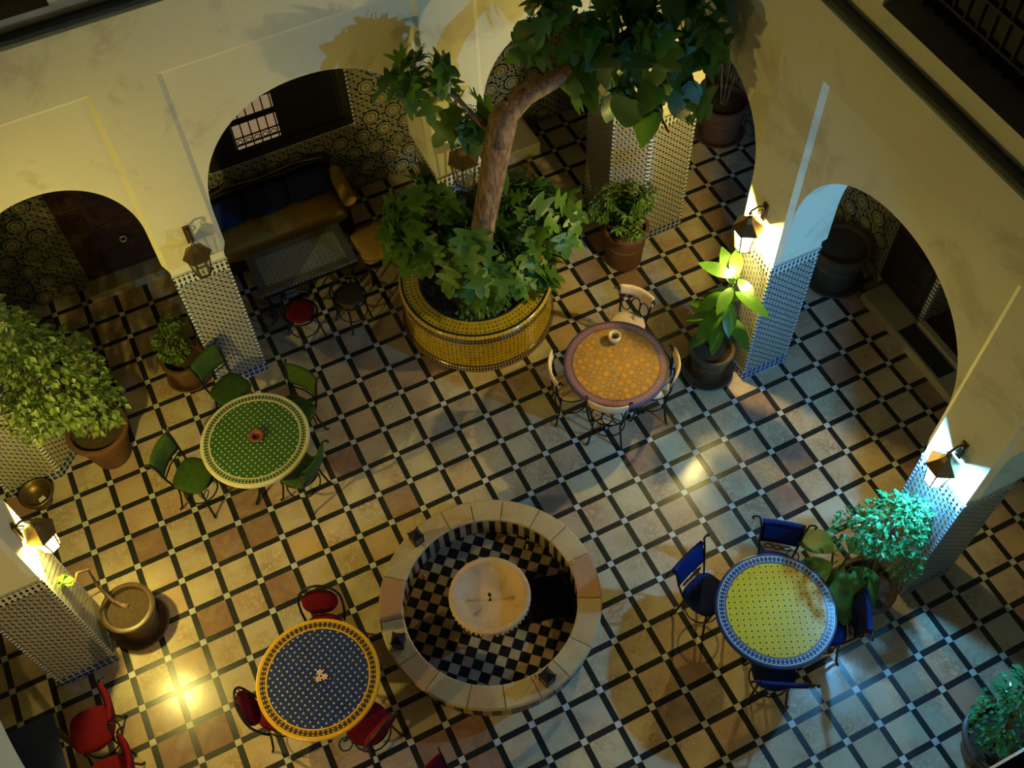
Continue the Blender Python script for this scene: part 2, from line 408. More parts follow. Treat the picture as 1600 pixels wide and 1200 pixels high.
for x, y, k in strips[:300]: link('floor_strip', vs_me if k else hs_me, floor, (x, y, 0))
r_ = MB()
for x, y in tiles[300:]: r_.box(x-.5+g, x+.5-g, y-.5+g, y+.5-g, -.08, 0)
tag(r_.build('far_floor_tiles', 'floor_tile', floor), kind='stuff')
r_ = MB()
for x, y, k in strips[300:]:
    if k: r_.box(x-g+.004, x+g-.004, y-.5+g, y+.5-g, -.08, -.006)
    else: r_.box(x-.5+g, x+.5-g, y-g+.004, y+g-.004, -.08, -.006)
tag(r_.build('far_floor_strips', 'floor_black', floor), kind='stuff')
r_ = MB()
for x, y in nodes: r_.box(x-g, x+g, y-g, y+g, -.08, -.001)
tag(r_.build('pale_floor_squares', 'floor_node', floor), kind='stuff')

# ------------------------------------------------------------------ courtyard walls
def mapper(side):
    return {'north': lambda s, t, z: (s, YN+t, z), 'east': lambda s, t, z: (XE+t, s, z),
            'west': lambda s, t, z: (XW-t, s, z), 'south': lambda s, t, z: (s, YS-t, z)}[side]
def archcurve(a, b, zspring, zapex, n=40, ex=2.12):
    c, h = (a+b)/2, (b-a)/2; pts = [(a, 6.0)]
    for i in range(n+1):
        th = PI-PI*i/n; ct, st = math.cos(th), math.sin(th)
        pts.append((c+h*math.copysign(abs(ct)**(2/ex), ct), zspring+(zapex-zspring)*abs(st)**(2/ex)))
    pts.append((b, 6.0)); return pts
def arcade(side, arches, piers, label):
    F = mapper(side); mb = MB(); bw, dp = .13, .11
    ends = sorted([p for a in arches for p in a[:2]]+[p for a in piers for p in a])
    s0, s1 = ends[0], ends[-1]
    def q(*pts): mb.poly([F(*p) for p in pts])
    for a, b in piers:
        q((a, 0, ZD), (b, 0, ZD), (b, 0, ZP), (a, 0, ZP))
        q((a, 0, ZD), (a, TH, ZD), (b, TH, ZD), (b, 0, ZD))
        for e in (a, b): q((e, 0, ZD), (e, TH, ZD), (e, TH, 5.75), (e, 0, 5.75))
        q((a, TH, ZD), (b, TH, ZD), (b, TH, ZL0), (a, TH, ZL0))
    q((s0, 0, ZP), (s1, 0, ZP), (s1, 0, ZL0), (s0, 0, ZL0))
    q((s0, 0, ZL0), (s1, 0, ZL0), (s1, TH, ZL0), (s0, TH, ZL0))
    for a, b, zs, za in arches:
        A, B = a+bw, b-bw
        cv = archcurve(A, B, zs, za); zt = ZP-bw
        # bevelled frame of the sunk panel
        for (e, E) in ((a, A), (b, B)):
            q((e, 0, 5.75), (E, dp, 6.0), (E, dp, zt), (e, 0, ZP))
            q((e, 0, 5.75), (E, dp, 6.0), (E, TH, 6.0), (e, TH, 5.75))
        q((a, 0, ZP), (A, dp, zt), (B, dp, zt), (b, 0, ZP))
        for (x0, z0), (x1, z1) in zip(cv, cv[1:]):
            if x1-x0 > 1e-5:
                q((x0, dp, z0), (x1, dp, z1), (x1, dp, zt), (x0, dp, zt))
                q((x0, TH, z0), (x1, TH, z1), (x1, TH, ZL0), (x0, TH, ZL0))
            q((x0, dp, z0), (x0, TH, z0), (x1, TH, z1), (x1, dp, z1))
        for (e, E) in ((a, A), (b, B)): q((e, TH, 5.75), (E, TH, 6.0), (E, TH, ZL0), (e, TH, ZL0))
    o = struct(mb.build('wall_'+side, 'plaster'), label)
    return o
NA = [(XW+CH, 5.05, 7.3, 9.7), (6.57, 12.92, 7.25, 10.5), (14.42, XE-CH, 7.3, 9.7)]
NPs = [(5.05, 6.57), (12.92, 14.42)]
EA = [(-1.92, YN-CH, 7.4, 10.0), (-9.9, -3.45, 7.2, 10.55), (YS+CH, -11.43, 7.4, 10.0)]
EPs = [(-3.45, -1.92), (-11.43, -9.9)]
wall = {}
wall['north'] = arcade('north', NA, NPs, 'cream plaster arcade wall with three arches behind the planted tree')
wall['east'] = arcade('east', EA, EPs, 'cream plaster arcade wall carrying two glowing lanterns')
wall['west'] = arcade('west', EA, EPs, 'cream plaster arcade wall with the glowing yellow lantern')
wall['south'] = arcade('south', NA, NPs, 'cream plaster arcade wall below the viewer')

def clad(parent, pts, nfaces=None):
    """tiled dado of a pier: polygon prism with proud border bands and corner strips"""
    def grow(d):
        cx = sum(p[0] for p in pts)/len(pts); cy = sum(p[1] for p in pts)/len(pts)
        n = len(pts); out = []
        a = sum(pts[i][0]*pts[(i+1) % n][1]-pts[(i+1) % n][0]*pts[i][1] for i in range(n)); sg = 1 if a > 0 else -1
        for i in range(n):
            p0, p1, p2 = Vector(pts[i-1]), Vector(pts[i]), Vector(pts[(i+1) % n])
            e1 = (p1-p0).normalized(); e2 = (p2-p1).normalized()
            n1 = Vector((e1.y, -e1.x))*sg; n2 = Vector((e2.y, -e2.x))*sg
            k = d/max(.3, (1+n1.dot(n2))); out.append(tuple(p1+(n1+n2)*k))
        return out
    MB().prism(pts, 0, ZD).build('tiled_dado', 'dado', parent, uv=True)
    MB().prism(grow(.012), ZD-.46, ZD-.06).build('merlon_border', 'merlon', parent, uv=True)
    MB().prism(grow(.03), ZD-.06, ZD+.0).build('cap_strip', 'edge', parent, uv=True)
    MB().prism(grow(.014), 0, .42).build('blue_base_border', 'base_border', parent, uv=True)
    gp = grow(.010)
    n = len(pts)
    for i in range(n):
        p = Vector(gp[i]); u = (Vector(pts[i-1])-Vector(pts[i])).normalized()*.07; w = (Vector(pts[(i+1) % n])-Vector(pts[i])).normalized()*.07
        quad = [tuple(p), tuple(p+u), tuple(p+u+w), tuple(p+w)]
        MB().prism(quad, .42, ZD-.46).build('corner_strip', 'edge', parent, uv=True)
for a, b in NPs:
    clad(wall['north'], [(a, YN), (b, YN), (b, YN+TH), (a, YN+TH)])
    MB().prism([(a, YS), (b, YS), (b, YS-TH), (a, YS-TH)], 0, ZD).build('tiled_dado', 'dado', wall['south'], uv=True)
for a, b in EPs:
    clad(wall['east'], [(XE, a), (XE+TH, a), (XE+TH, b), (XE, b)])
    clad(wall['west'], [(XW-TH, a), (XW, a), (XW, b), (XW-TH, b)])
# corner pillars with a chamfered face towards the court
for nm, pts, lab in (('wall_northeast', [(XE-CH, YN), (XE, YN-CH), (XE+TH, YN-CH), (XE+TH, YN+TH), (XE-CH, YN+TH)], 'chamfered corner pillar beside the tall clay pot'),
                ('wall_northwest', [(XW+CH, YN), (XW, YN-CH), (XW-TH, YN-CH), (XW-TH, YN+TH), (XW+CH, YN+TH)], 'chamfered corner pillar behind the big ficus'),
                ('wall_southeast', [(XE-CH, YS), (XE, YS+CH), (XE+TH, YS+CH), (XE+TH, YS-TH), (XE-CH, YS-TH)], 'chamfered corner pillar below the viewer, right'),
                ('wall_southwest', [(XW+CH, YS), (XW, YS+CH), (XW-TH, YS+CH), (XW-TH, YS-TH), (XW+CH, YS-TH)], 'chamfered corner pillar below the viewer, left')):
    o = struct(MB().prism(pts, ZD, ZL0).build(nm, 'plaster'), lab)
    clad(o, pts)
# moulding around the court and the wall above it
def octagon(d):
    x0, x1, y0, y1, c = XW+d, XE-d, YS+d, YN-d, CH-d*.414*.0
    return [(x0, y1-c), (x0, y0+c), (x0+c, y0), (x1-c, y0), (x1, y0+c), (x1, y1-c), (x1-c, y1), (x0+c, y1)]
prof = [(-.2, ZL0), (.10, ZL0), (.16, ZL0+.06), (.27, ZL0+.14), (.30, ZL0+.24), (.26, ZL1), (-.2, ZL1)]
mb = MB(); rings = [[(x, y, z) for x, y in octagon(d)] for d, z in prof]
for r0, r1 in zip(rings, rings[1:]):
    for i in range(8): mb.poly([r0[i], r0[(i+1) % 8], r1[(i+1) % 8], r1[i]])
struct(mb.build('trim_1', 'green_paint'), 'dark green moulding running round the court above the arches')
ZU = 20.0
def upper(side, s0, s1, opens, lab):
    F = mapper(side); mb = MB()
    def bx(a, b, z0, z1, t0=0, t1=.9):
        P = [F(a, t0, z0), F(b, t1, z1)]
        mb.box(min(P[0][0], P[1][0]), max(P[0][0], P[1][0]), min(P[0][1], P[1][1]), max(P[0][1], P[1][1]), z0, z1)
    cur = s0
    for a, b, zs in opens:
        bx(cur, a, ZL1, ZU); bx(a, b, ZL1, zs); cur = b
    bx(cur, s1, ZL1, ZU)
    o = struct(mb.build('wall_upper_'+side, 'plaster'), lab)
    for k, (a, b, zs) in enumerate(opens):
        fr = MB(); P0 = F(a, .78, zs); P1 = F(b, .88, ZU)
        fr.box(min(P0[0], P1[0]), max(P0[0], P1[0]), min(P0[1], P1[1]), max(P0[1], P1[1]), zs, ZU)
        sh = fr.build('shutter_board', 'black_wood', o)
        n = int((b-a)/.32)
        sl = MB(); Q0 = F(a, .70, zs); Q1 = F(a+.05, .77, ZU)
        sl.box(min(Q0[0], Q1[0]), max(Q0[0], Q1[0]), min(Q0[1], Q1[1]), max(Q0[1], Q1[1]), zs, ZU); me = sl.mesh('screen_bar', 'black_wood')
        for i in range(n+1):
            off = (b-a-.07)*i/n; link('screen_bar', me, o, (off, 0, 0) if side in ('north', 'south') else (0, off, 0))
        for zz in (zs+.35, zs+1.0, zs+1.7, zs+2.4):
            c = MB(); C0 = F(a, .69, zz); C1 = F(b, .76, zz+.06)
            c.box(min(C0[0], C1[0]), max(C0[0], C1[0]), min(C0[1], C1[1]), max(C0[1], C1[1]), zz, zz+.06); c.build('screen_rail', 'black_wood', o)
upper('north', XW-.9, XE+.9, [(1.0, 5.06, 14.40), (6.6, 12.9, 14.40), (14.4, 18.6, 14.40)], 'plaster wall of the upper storey over the north arches')
upper('east', YS, YN, [(-16, -11.2, 14.66), (-9.8, -4.45, 14.66), (-1.9, 2.6, 14.66)], 'plaster wall of the upper storey with dark wooden screens')
upper('west', YS, YN, [(-16, -11.2, 14.5), (-9.8, -3.5, 14.5), (-1.9, 2.6, 14.5)], 'plaster wall of the upper storey over the west arches')

# galleries: ceilings and outer walls
for nm, b in (('ceiling_north', (GW, GE, YN+TH, GN)), ('ceiling_east', (XE+TH, GE, GS, YN+TH)), ('ceiling_west', (GW, XW-TH, GS, YN+TH)), ('ceiling_south', (XW-TH, XE+TH, GS, YS-TH))):
    struct(MB().box(b[0], b[1], b[2], b[3], 12.6, 13.0).build(nm, 'ceiling'), 'dark boarded ceiling of the gallery')
wn = struct(MB().box(GW-.3, GE+.3, GN, GN+.3, 0, 12.6).build('wall_gallery_north', 'plaster'), 'gallery wall covered with rosette tiles behind the sofa')
MB().box(GW, GE, GN-.03, GN, 0, 7.4).build('mosaic_dado', 'wall_mosaic', wn, uv=True)
we = MB()
for a, b, z0, z1 in ((-2.2, GN, 0, 12.6), (GS, -9.3, 0, 12.6), (-9.3, -2.2, 7.2, 12.6)): we.box(GE, GE+.6, a, b, z0, z1)
we = struct(we.build('wall_gallery_east', 'plaster'), 'gallery wall with a wide doorway at the right')
MB().box(GE-.03, GE, -2.2, GN-.03, 0, 7.4).build('mosaic_dado', 'wall_mosaic', we, uv=True)
MB().box(GE-.03, GE, GS, -9.3, 0, 7.4).build('mosaic_dado', 'wall_mosaic', we, uv=True)
ww = struct(MB().box(GW-.3, GW, GS, GN, 0, 12.6).build('wall_gallery_west', 'plaster'), 'gallery wall on the left side')
MB().box(GW, GW+.03, GS, GN-.03, 0, 7.4).build('mosaic_dado', 'wall_mosaic', ww, uv=True)
struct(MB().box(GW, GE, GS-.3, GS, 0, 12.6).build('wall_gallery_south', 'plaster'), 'gallery wall below the viewer')
# rosettes: raised eight-lobed medallions
def rosette():
    mb = MB(); n = 16
    def star(r, k): return [(r*(1+.10*math.cos(8*a))*math.cos(a) if k else r*math.cos(a), r*(1+.10*math.cos(8*a))*math.sin(a) if k else r*math.sin(a)) for a in [2*PI*i/n for i in range(n)]]
    for r, d, mi, k in ((.31, .02, 0, 1), (.255, .03, 1, 0), (.20, .034, 0, 0), (.165, .038, 1, 0), (.085, .04, 2, 0)):
        p = star(r, k); b = len(mb.v); mb.v += [(x, -d, z) for x, z in p]; mb.face(range(b, b+n), mi)
    return mb
ros = rosette(); ros_n = ros.mesh('rosette_tile', ['rosette_ring', 'rosette_mid', 'rosette_core'])
ros.v = [(y, x, z) for x, y, z in ros.v]; ros_e = ros.mesh('rosette_tile', ['rosette_ring', 'rosette_mid', 'rosette_core'])
WIN = (7.35, 12.28, 3.05, 8.2)     # window opening in the north gallery wall
DOOR = (2.42, 5.6, .35, 7.0)       # door in the north gallery wall
cnt = 0
for r in range(11):
    for c in range(25):
        x = .1+c*.80+(r % 2)*.40; z = .35+r*.66
        if x > 19.4 or cnt >= 290: continue
        if WIN[0]-.5 < x < WIN[1]+.5 and z > WIN[2]-.45: continue
        if DOOR[0]-.45 < x < DOOR[1]+.45: continue
        link('rosette_tile', ros_n, wn, (x, GN-.03, z)); cnt += 1
for r in range(9):
    for c in range(14):
        y = -1.8+c*.80+(r % 2)*.40; z = .35+r*.66
        if y < 9.3: link('rosette_tile', ros_e, we, (GE-.03, y, z))
# window with a dark frame, one lit pane behind an iron grille
x0, x1, z0, z1 = WIN
wd = MB(); wd.box(x0, x1, GN-.10, GN-.03, z0, z0+.35); wd.box(x0, x1, GN-.10, GN-.03, z1-.2, z1); wd.box(x0, x0+.4, GN-.10, GN-.03, z0+.35, z1-.2); wd.box(x1-.3, x1, GN-.10, GN-.03, z0+.35, z1-.2)
w1 = struct(wd.build('window_1', 'black_wood'), 'dark wooden window with a lit grilled pane above the sofa')
MB().box(x0+.4, x1-.3, GN-.06, GN-.035, z0+.35, z1-.2).build('shutter', 'black_wood', w1)
MB().box(8.38, 9.86, GN-.085, GN-.06, 3.6, 6.4).build('lit_pane', 'lit_pane', w1)
for k in range(6): MB().box(8.38+k*.28, 8.42+k*.28, GN-.12, GN-.085, 3.6, 6.4).build('grille_bar', 'iron', w1)
for zz, h in ((3.75, .05), (4.05, .04), (4.62, .22), (5.4, .05)): MB().box(8.38, 9.86, GN-.125, GN-.12+.03, zz, zz+h).build('grille_rail', 'iron', w1)
for k in range(5):
    MB().tube([(8.54+k*.28+.09*math.cos(t), GN-.11, 3.9+.09*math.sin(t)) for t in [i*PI/4 for i in range(8)]], .015, 5, True).build('grille_ring', 'iron', w1)
MB().box(x0-.06, x1+.08, GN-.05, GN-.02, z0-.09, z0).build('tile_sill_border', 'edge', w1, uv=True)
MB().box(x1, x1+.08, GN-.05, GN-.02, z0, z1).build('tile_side_border', 'edge', w1, uv=True)
# door with a raised step
x0, x1, z0, z1 = DOOR
d1 = struct(MB().box(x0, x1, GN-.09, GN-.03, z0, z1).build('door_1', 'door_wood'), 'dark red-brown panelled door under the left arch')
for i in range(4):
    for j in range(6):
        MB().box(x0+.15+i*.76, x0+.15+i*.76+.62, GN-.13, GN-.09, z0+.2+j*1.1, z0+1.1+j*1.1).build('door_panel', 'door_wood', d1, bevel=.03)
MB().tube([(4.0+.10*math.cos(t), GN-.17, 1.75+.12*math.sin(t)) for t in [i*PI/6 for i in range(12)]], .03, 6, True).build('door_knocker', 'brass_bright', d1)
MB().box(x0-.15, 5.9, GN-.75, GN-.03, 0, .36).build('doorstep', 'step_stone', d1, bevel=.02)
# white stone block step under the right-hand north arch
b_ = struct(MB().box(17.2, 18.5, 8.1, GN-.03, 0, .55).build('trim_2', 'step_stone', bevel=.03), 'pale stone step block against the gallery wall')
# east doorway: step, threshold, mat, open leaf, tiled jamb
d2 = struct(MB().box(24.68, GE, -9.3, -2.55, 0, .34).build('door_2', 'step_stone', bevel=.02), 'stone step of the wide doorway under the right arch')
MB().box(GE-.12, GE+.08, -9.0, -4.35, .34, .5).build('threshold', 'step_stone', d2)
MB().box(GE+.08, GE+4, -9.3, -4.35, .1, .36).build('inner_floor', 'carpet', d2)
MB().box(GE+.02, GE+.16, -4.2, -2.2, .34, 7.2).build('door_leaf', 'dark_wood', d2)
for j in range(6): MB().box(GE-.02, GE+.02, -4.05, -2.35, .6+j*1.08, 1.5+j*1.08).build('door_panel', 'dark_wood', d2, bevel=.02)
MB().box(GE+.08, GE+3.0, -4.35, -4.2, .34, 7.2).build('tiled_jamb', 'wall_mosaic', d2, uv=True)
MB().box(GE+.0, GE+.14, -4.37, -4.2, .34, 7.2).build('jamb_border', 'edge', d2, uv=True)
tag(MB().box(24.78, 25.4, -6.3, -4.3, .34, .38).build('door_mat', 'mat', bevel=.01), 'dark rectangular mat lying on the step of the right doorway', 'mat')

# ------------------------------------------------------------------ fountain
ft = thing('fountain', 'round marble fountain with chequered basin and central bowl', 'fountain', (FX, FY, 0))
RO, RI, ZR = 3.0, 2.35, .86
body = MB().lathe([(2.86, 0), (2.86, ZR-.12), (2.40, ZR-.12), (2.40, .03), (0, .03)], 64); 
basin = part('basin_shell', body, 'grout', ft)
nst = 88
me = None
for k in range(nst):
    a0 = 2*PI*k/nst; a1 = 2*PI*(k+1)/nst
    mb = MB(); mb.lathe([(2.40, .04), (2.36, .04), (2.36, ZR-.10)], 1, a0=a0, a1=a1)
    part('inner_stripe_tile', mb, 'black_tile' if k % 2 else 'buff_tile', ft)
for k in range(72):
    a0 = 2*PI*k/72; a1 = 2*PI*(k+1)/72
    part('outer_stripe_tile', MB().lathe([(2.862, .0), (2.89, .0), (2.89, ZR-.125)], 1, a0=a0, a1=a1), 'black_tile' if k % 2 else 'buff_tile', ft)
# chequered basin floor, laid square to its own axis
rot = math.radians(46); cs = .285
def clip_circle(poly, R):
    out = [p for p in poly if math.hypot(*p) <= R]
    if len(out) == len(poly): return poly
    res = []
    n = len(poly)
    for i in range(n):
        p, q = poly[i], poly[(i+1) % n]; pi_, qi = math.hypot(*p) <= R, math.hypot(*q) <= R
        if pi_: res.append(p)
        if pi_ != qi:
            lo, hi = 0., 1.
            for _ in range(30):
                mid = (lo+hi)/2; inside = math.hypot(p[0]+(q[0]-p[0])*mid, p[1]+(q[1]-p[1])*mid) <= R
                if inside == pi_: lo = mid
                else: hi = mid
            res.append((p[0]+(q[0]-p[0])*lo, p[1]+(q[1]-p[1])*lo))
    return res
SL = (.55, 2.36, -.62, .62)   # black rectangle running out from the pedestal, in its own rotated frame
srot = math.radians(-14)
def in_rectangle(x, y):
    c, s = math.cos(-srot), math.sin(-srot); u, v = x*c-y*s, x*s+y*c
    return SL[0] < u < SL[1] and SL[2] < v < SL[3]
n = 10
for i in range(-n, n):
    for j in range(-n, n):
        sq = [(i*cs, j*cs), ((i+1)*cs, j*cs), ((i+1)*cs, (j+1)*cs), (i*cs, (j+1)*cs)]
        sq = [(x*math.cos(rot)-y*math.sin(rot), x*math.sin(rot)+y*math.cos(rot)) for x, y in sq]
        cx, cy = sum(p[0] for p in sq)/4, sum(p[1] for p in sq)/4
        if math.hypot(cx, cy) < .22 or in_rectangle(cx, cy): continue
        sq = [(cx+(x-cx)*.965, cy+(y-cy)*.965) for x, y in sq]
        sq = clip_circle(sq, 2.355)
        if len(sq) < 3: continue
        part('basin_tile', MB().prism(sq, .03, .055), 'black_tile' if (i+j) % 2 else 'buff_tile', ft)
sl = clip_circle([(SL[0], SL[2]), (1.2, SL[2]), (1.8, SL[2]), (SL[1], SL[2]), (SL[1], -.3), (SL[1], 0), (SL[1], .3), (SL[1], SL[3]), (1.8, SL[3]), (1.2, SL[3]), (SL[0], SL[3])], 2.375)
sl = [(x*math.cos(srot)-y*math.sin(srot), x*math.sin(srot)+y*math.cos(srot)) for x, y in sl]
tag(part('black_rectangle', MB().prism(sl, .03, .062), 'black_rectangle', ft), 'black glossy rectangle in the basin')
# rim of wedge-shaped marble blocks
ang = [0]; rr = random.Random(4)
ws = [rr.uniform(.75, 1.3) for _ in range(17)]; tot = sum(ws)
for w in ws: ang.append(ang[-1]+w/tot*2*PI)
for a0, a1 in zip(ang, ang[1:]):
    seg = 6; pad = .004; mb = MB()
    P = [(RI, ZR-.10), (RI, ZR-.02), (RI+.03, ZR), (RO-.05, ZR), (RO, ZR-.05), (RO-.03, ZR-.12), (RI, ZR-.10)]
    mb.lathe(P, seg, a0=a0+pad, a1=a1-pad)
    k = len(P)-1
    mb.face([seg*len(P)+i for i in range(k)]); mb.face([i for i in range(k)][::-1])
    part('rim_block', mb, 'rim_marble', ft)
ped = MB().lathe([(.55, .06), (.55, .14), (.30, .22), (.22, .4), (.34, .55), (.5, .62)], 24); part('pedestal', ped, 'bowl_marble', ft, smooth=True)
bp = [(0, .58), (.5, .62), (.85, .74), (1.05, .92), (1.10, 1.01), (1.09, 1.07), (1.05, 1.09), (.96, 1.08), (.93, 1.04), (.80, .88), (.55, .77), (.25, .72), (0, .71)]
bp = [(r, z+.08) for r, z in bp]
bowl = part('bowl', MB().lathe(bp, 64), 'bowl_marble', ft, smooth=True)
nb = MB()
for k in range(48):
    a = 2*PI*k/48; x, y = 1.05*math.cos(a), 1.05*math.sin(a)
    nb.lathe([(0, .88), (.05, .90), (.055, .95), (.03, .99), (0, 1.0)], 6, c=(x, y))
part('gadroon_edge', nb, 'bowl_marble', bowl, smooth=True)
part('bowl_jet', MB().lathe([(.05, .71), (.05, .78), (.02, .82), (.02, 1.10), (.05, 1.14), (.05, 1.18), (0, 1.2)], 10), 'iron', bowl)
def fjet(x, y, z, horiz=None):
    mb = MB().lathe([(.05, 0), (.05, .04), (.02, .06), (.02, .12), (.045, .16), (.045, .20), (0, .23)], 10)
    o = part('brass_jet', mb, 'brass_bright', ft, loc=(x-FX, y-FY, z), smooth=True)
for px_, r in ((716.5, 0),): pass
def at(u, v, z):
    d = _camR.transposed() @ Vector(((u-800)/FPX, (v-600)/FPX, 1)); k = (z-_camC.z)/d.z; return _camC+d*k
for a, r in ((math.radians(80), 2.45), (math.radians(-2), 2.45), (math.radians(177), 2.45), (math.radians(272), 2.45)):
    fjet(FX+r*math.cos(a), FY+r*math.sin(a), ZR)
for a, r in ((math.radians(35), 2.1), (math.radians(127), 2.1)): fjet(FX+r*math.cos(a), FY+r*math.sin(a), .055)

def box_lantern(x, y, lab, rz, s=1.0):
    t = thing('floor_lantern', lab, 'lantern', (x, y, ZR), rz, 'small dark lanterns on the fountain rim')
    r = .19*s
    part('base', MB().prism([(r*1.1*math.cos(a), r*1.1*math.sin(a)) for a in [PI/4+i*PI/2 for i in range(4)]], 0, .04), 'iron', t)
    for i in range(4):
        a = PI/4+i*PI/2; part('post', MB().box(-.02, .02, -.02, .02, .04, .36), 'iron', t, loc=(r*math.cos(a), r*math.sin(a), 0))
    for i in range(4):
        a = i*PI/2; part('glass_pane', MB().box(-.11*s, .11*s, -.004, .004, .05, .35), 'glass_dull', t, loc=(r*.72*math.cos(a), r*.72*math.sin(a), 0), rz=a+PI/2)
    part('lid', MB().lathe([(r*1.15, .36), (r*1.2, .39), (.05, .58), (.03, .62), (0, .63)], 4, a0=PI/4, a1=PI/4+2*PI), 'iron', t)
    for i in range(4):
        a = PI/4+i*PI/2; part('corner_knob', MB().lathe([(0, .38), (.03, .40), (.02, .45), (0, .47)], 6), 'iron', t, loc=(r*1.1*math.cos(a), r*1.1*math.sin(a), 0))
for (u, v), lab, rz in (((650, 838), 'small dark lantern on the fountain rim nearest the green table', .2), ((622, 1000), 'small dark lantern on the fountain rim beside the blue-topped table', 1.0), ((855, 1057), 'small dark lantern on the front edge of the fountain rim', .3)):
    p = at(u, v, ZR+.3); box_lantern(p.x, p.y, lab, rz)

# ------------------------------------------------------------------ yellow planter
PX, PY, PZ, PRO, PRI = 13.5, 2.8, 1.75, 2.4, 1.73
pl = thing('tree_planter', 'round yellow mosaic planter built around a pier, holding the fig tree', 'planter', (PX, PY, 0))
A0, A1 = math.radians(116), math.radians(424)
def ringuv(prof, n=96):
    mb = MB(); mb.lathe(prof, n, a0=A0, a1=A1); mb.uv = []
    L = [0]
    for (r0, z0), (r1, z1) in zip(prof, prof[1:]): L.append(L[-1]+math.hypot(r1-r0, z1-z0))
    R_ = max(r for r, z in prof)
    for i in range(n):
        u0, u1 = (A1-A0)*i/n*R_, (A1-A0)*(i+1)/n*R_
        for q in range(len(prof)-1): mb.uv.append([(u0, L[q]), (u1, L[q]), (u1, L[q+1]), (u0, L[q+1])])
    return mb
part('side_wall', ringuv([(PRO+.05, .02), (PRO-.02, .22), (PRO-.02, PZ-.36)]), 'planter_yellow', pl, smooth=True)
part('base_lace_band', ringuv([(PRO+.07, 0), (PRO+.06, .02), (PRO+.01, .22), (PRO-.03, .22)]), 'planter_lace', pl, smooth=True)
part('lace_band', ringuv([(PRO-.01, PZ-.38), (PRO+.01, PZ-.36), (PRO+.01, PZ-.18), (PRO-.01, PZ-.16)]), 'planter_lace', pl)
part('yellow_lip', ringuv([(PRO-.01, PZ-.17), (PRO+.02, PZ-.12), (PRO, PZ-.03), (PRO-.06, PZ)]), 'planter_yellow', pl, smooth=True)
part('black_rim_line', ringuv([(PRO-.05, PZ-.01), (PRO-.06, PZ+.012), (PRO-.12, PZ+.012), (PRO-.13, PZ-.01)]), 'olive_band', pl)
part('top_band', ringuv([(PRO-.12, PZ), (PRI+.06, PZ)]), 'planter_yellow', pl)
part('inner_black_line', ringuv([(PRI+.07, PZ-.01), (PRI+.06, PZ+.012), (PRI, PZ+.012), (PRI, PZ-.4)]), 'olive_band', pl)
sm = MB(); rs = random.Random(3)
ringsn = 10
for k in range(ringsn):
    pass
sm.v.append((0, 0, PZ-.12)); na = 40
for k in range(1, 7):
    for i in range(na):
        r = (PRI+.02)*k/6; a = 2*PI*i/na; sm.v.append((r*math.cos(a), min(r*math.sin(a), .88), PZ-.2+rs.uniform(-.05, .05)))
for i in range(na): sm.face((0, 1+i, 1+(i+1) % na))
for k in range(5):
    for i in range(na): sm.face((1+k*na+i, 1+(k+1)*na+i, 1+(k+1)*na+(i+1) % na, 1+k*na+(i+1) % na))
part('soil', sm, 'soil', pl)

# ------------------------------------------------------------------ leaves
def lobed_leaf(w=1.0, lobes=True, droop=.25):
    """fig leaf lying in xy with its stalk at the origin pointing +y"""
    if lobes: out = [(0, 0), (.16, .01), (.36, .02), (.50, .10), (.40, .19), (.25, .27), (.24, .33), (.46, .41), (.60, .55), (.50, .61), (.34, .63), (.19, .67), (.22, .82), (.13, .98), (0, 1.1)]
    else: out = [(0, 0), (.22, -.10), (.42, .02), (.50, .24), (.47, .46), (.40, .60), (.30, .74), (.16, .92), (0, 1.05)]
    mb = MB(); k = len(out)
    def z(x, y): return .18*abs(x)-droop*y*y+.05*math.sin(9*x+6*y)*abs(x)
    mid = [(0, y, z(0, y)) for x, y in out]
    mb.v += [(0, y*1.0, z(0, y)) for x, y in out]
    mb.v += [(x, y, z(x, y)) for x, y in out]; mb.v += [(-x, y, z(x, y)-.02*x) for x, y in out]
    for i in range(k-1):
        for s_, b in ((1, k), (-1, 2*k)):
            q = [i, b+i, b+i+1, i+1] if i > 0 else [i, b+i+1, i+1]
            if i == k-2: q = [i, b+i, i+1]
            mb.face(q if s_ > 0 else q[::-1])
    b = len(mb.v); mb.tube([(0, -.35, .06), (0, 0, 0)], .018, 4)
    return mb
fig_me = [lobed_leaf(droop=d).mesh('leaf', 'fig_leaf', True) for d in (.12, .3, .5)]
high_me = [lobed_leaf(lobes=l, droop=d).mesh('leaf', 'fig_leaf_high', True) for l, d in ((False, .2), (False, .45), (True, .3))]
def set_leaf(o, loc, out_dir, tilt, roll, scale):
    """point the leaf's +y along out_dir (horizontal angle) and drop its tip by tilt"""
    o.location = Vector(loc)*S
    M = Matrix.Rotation(out_dir-PI/2, 4, 'Z') @ Matrix.Rotation(-tilt, 4, 'X') @ Matrix.Rotation(roll, 4, 'Y')
    o.rotation_euler = M.to_euler(); o.scale = (scale,)*3

# ------------------------------------------------------------------ fig tree
tree = thing('fig_tree', 'leaning fig tree with lobed green leaves growing out of the yellow planter', 'tree', (13.3, 2.0, PZ-.25))
TB = Vector((13.3, 2.0, PZ-.25))
def rel(p): return tuple(Vector(p)-TB)
trunk_pts = [(13.25, 2.05, 1.4), (13.35, 2.0, 3.0), (13.5, 2.0, 4.6), (13.78, 1.95, 6.0), (14.02, 1.8, 7.8), (14.2, 1.7, 8.9), (14.3, 1.6, 9.6)]
tr = MB().tube([rel(p) for p in trunk_pts], [.52, .40, .34, .33, .37, .38, .10], 14)
rt = random.Random(5); tr.v = [(x+rt.uniform(-.035, .035), y+rt.uniform(-.035, .035), z) for x, y, z in tr.v]
part('trunk', tr, 'bark', tree, smooth=True)
def branch(pts, r0, r1, n=8): return part('branch', MB().tube([rel(p) for p in pts], r0, n, r1=r1), 'bark', tree, smooth=True)
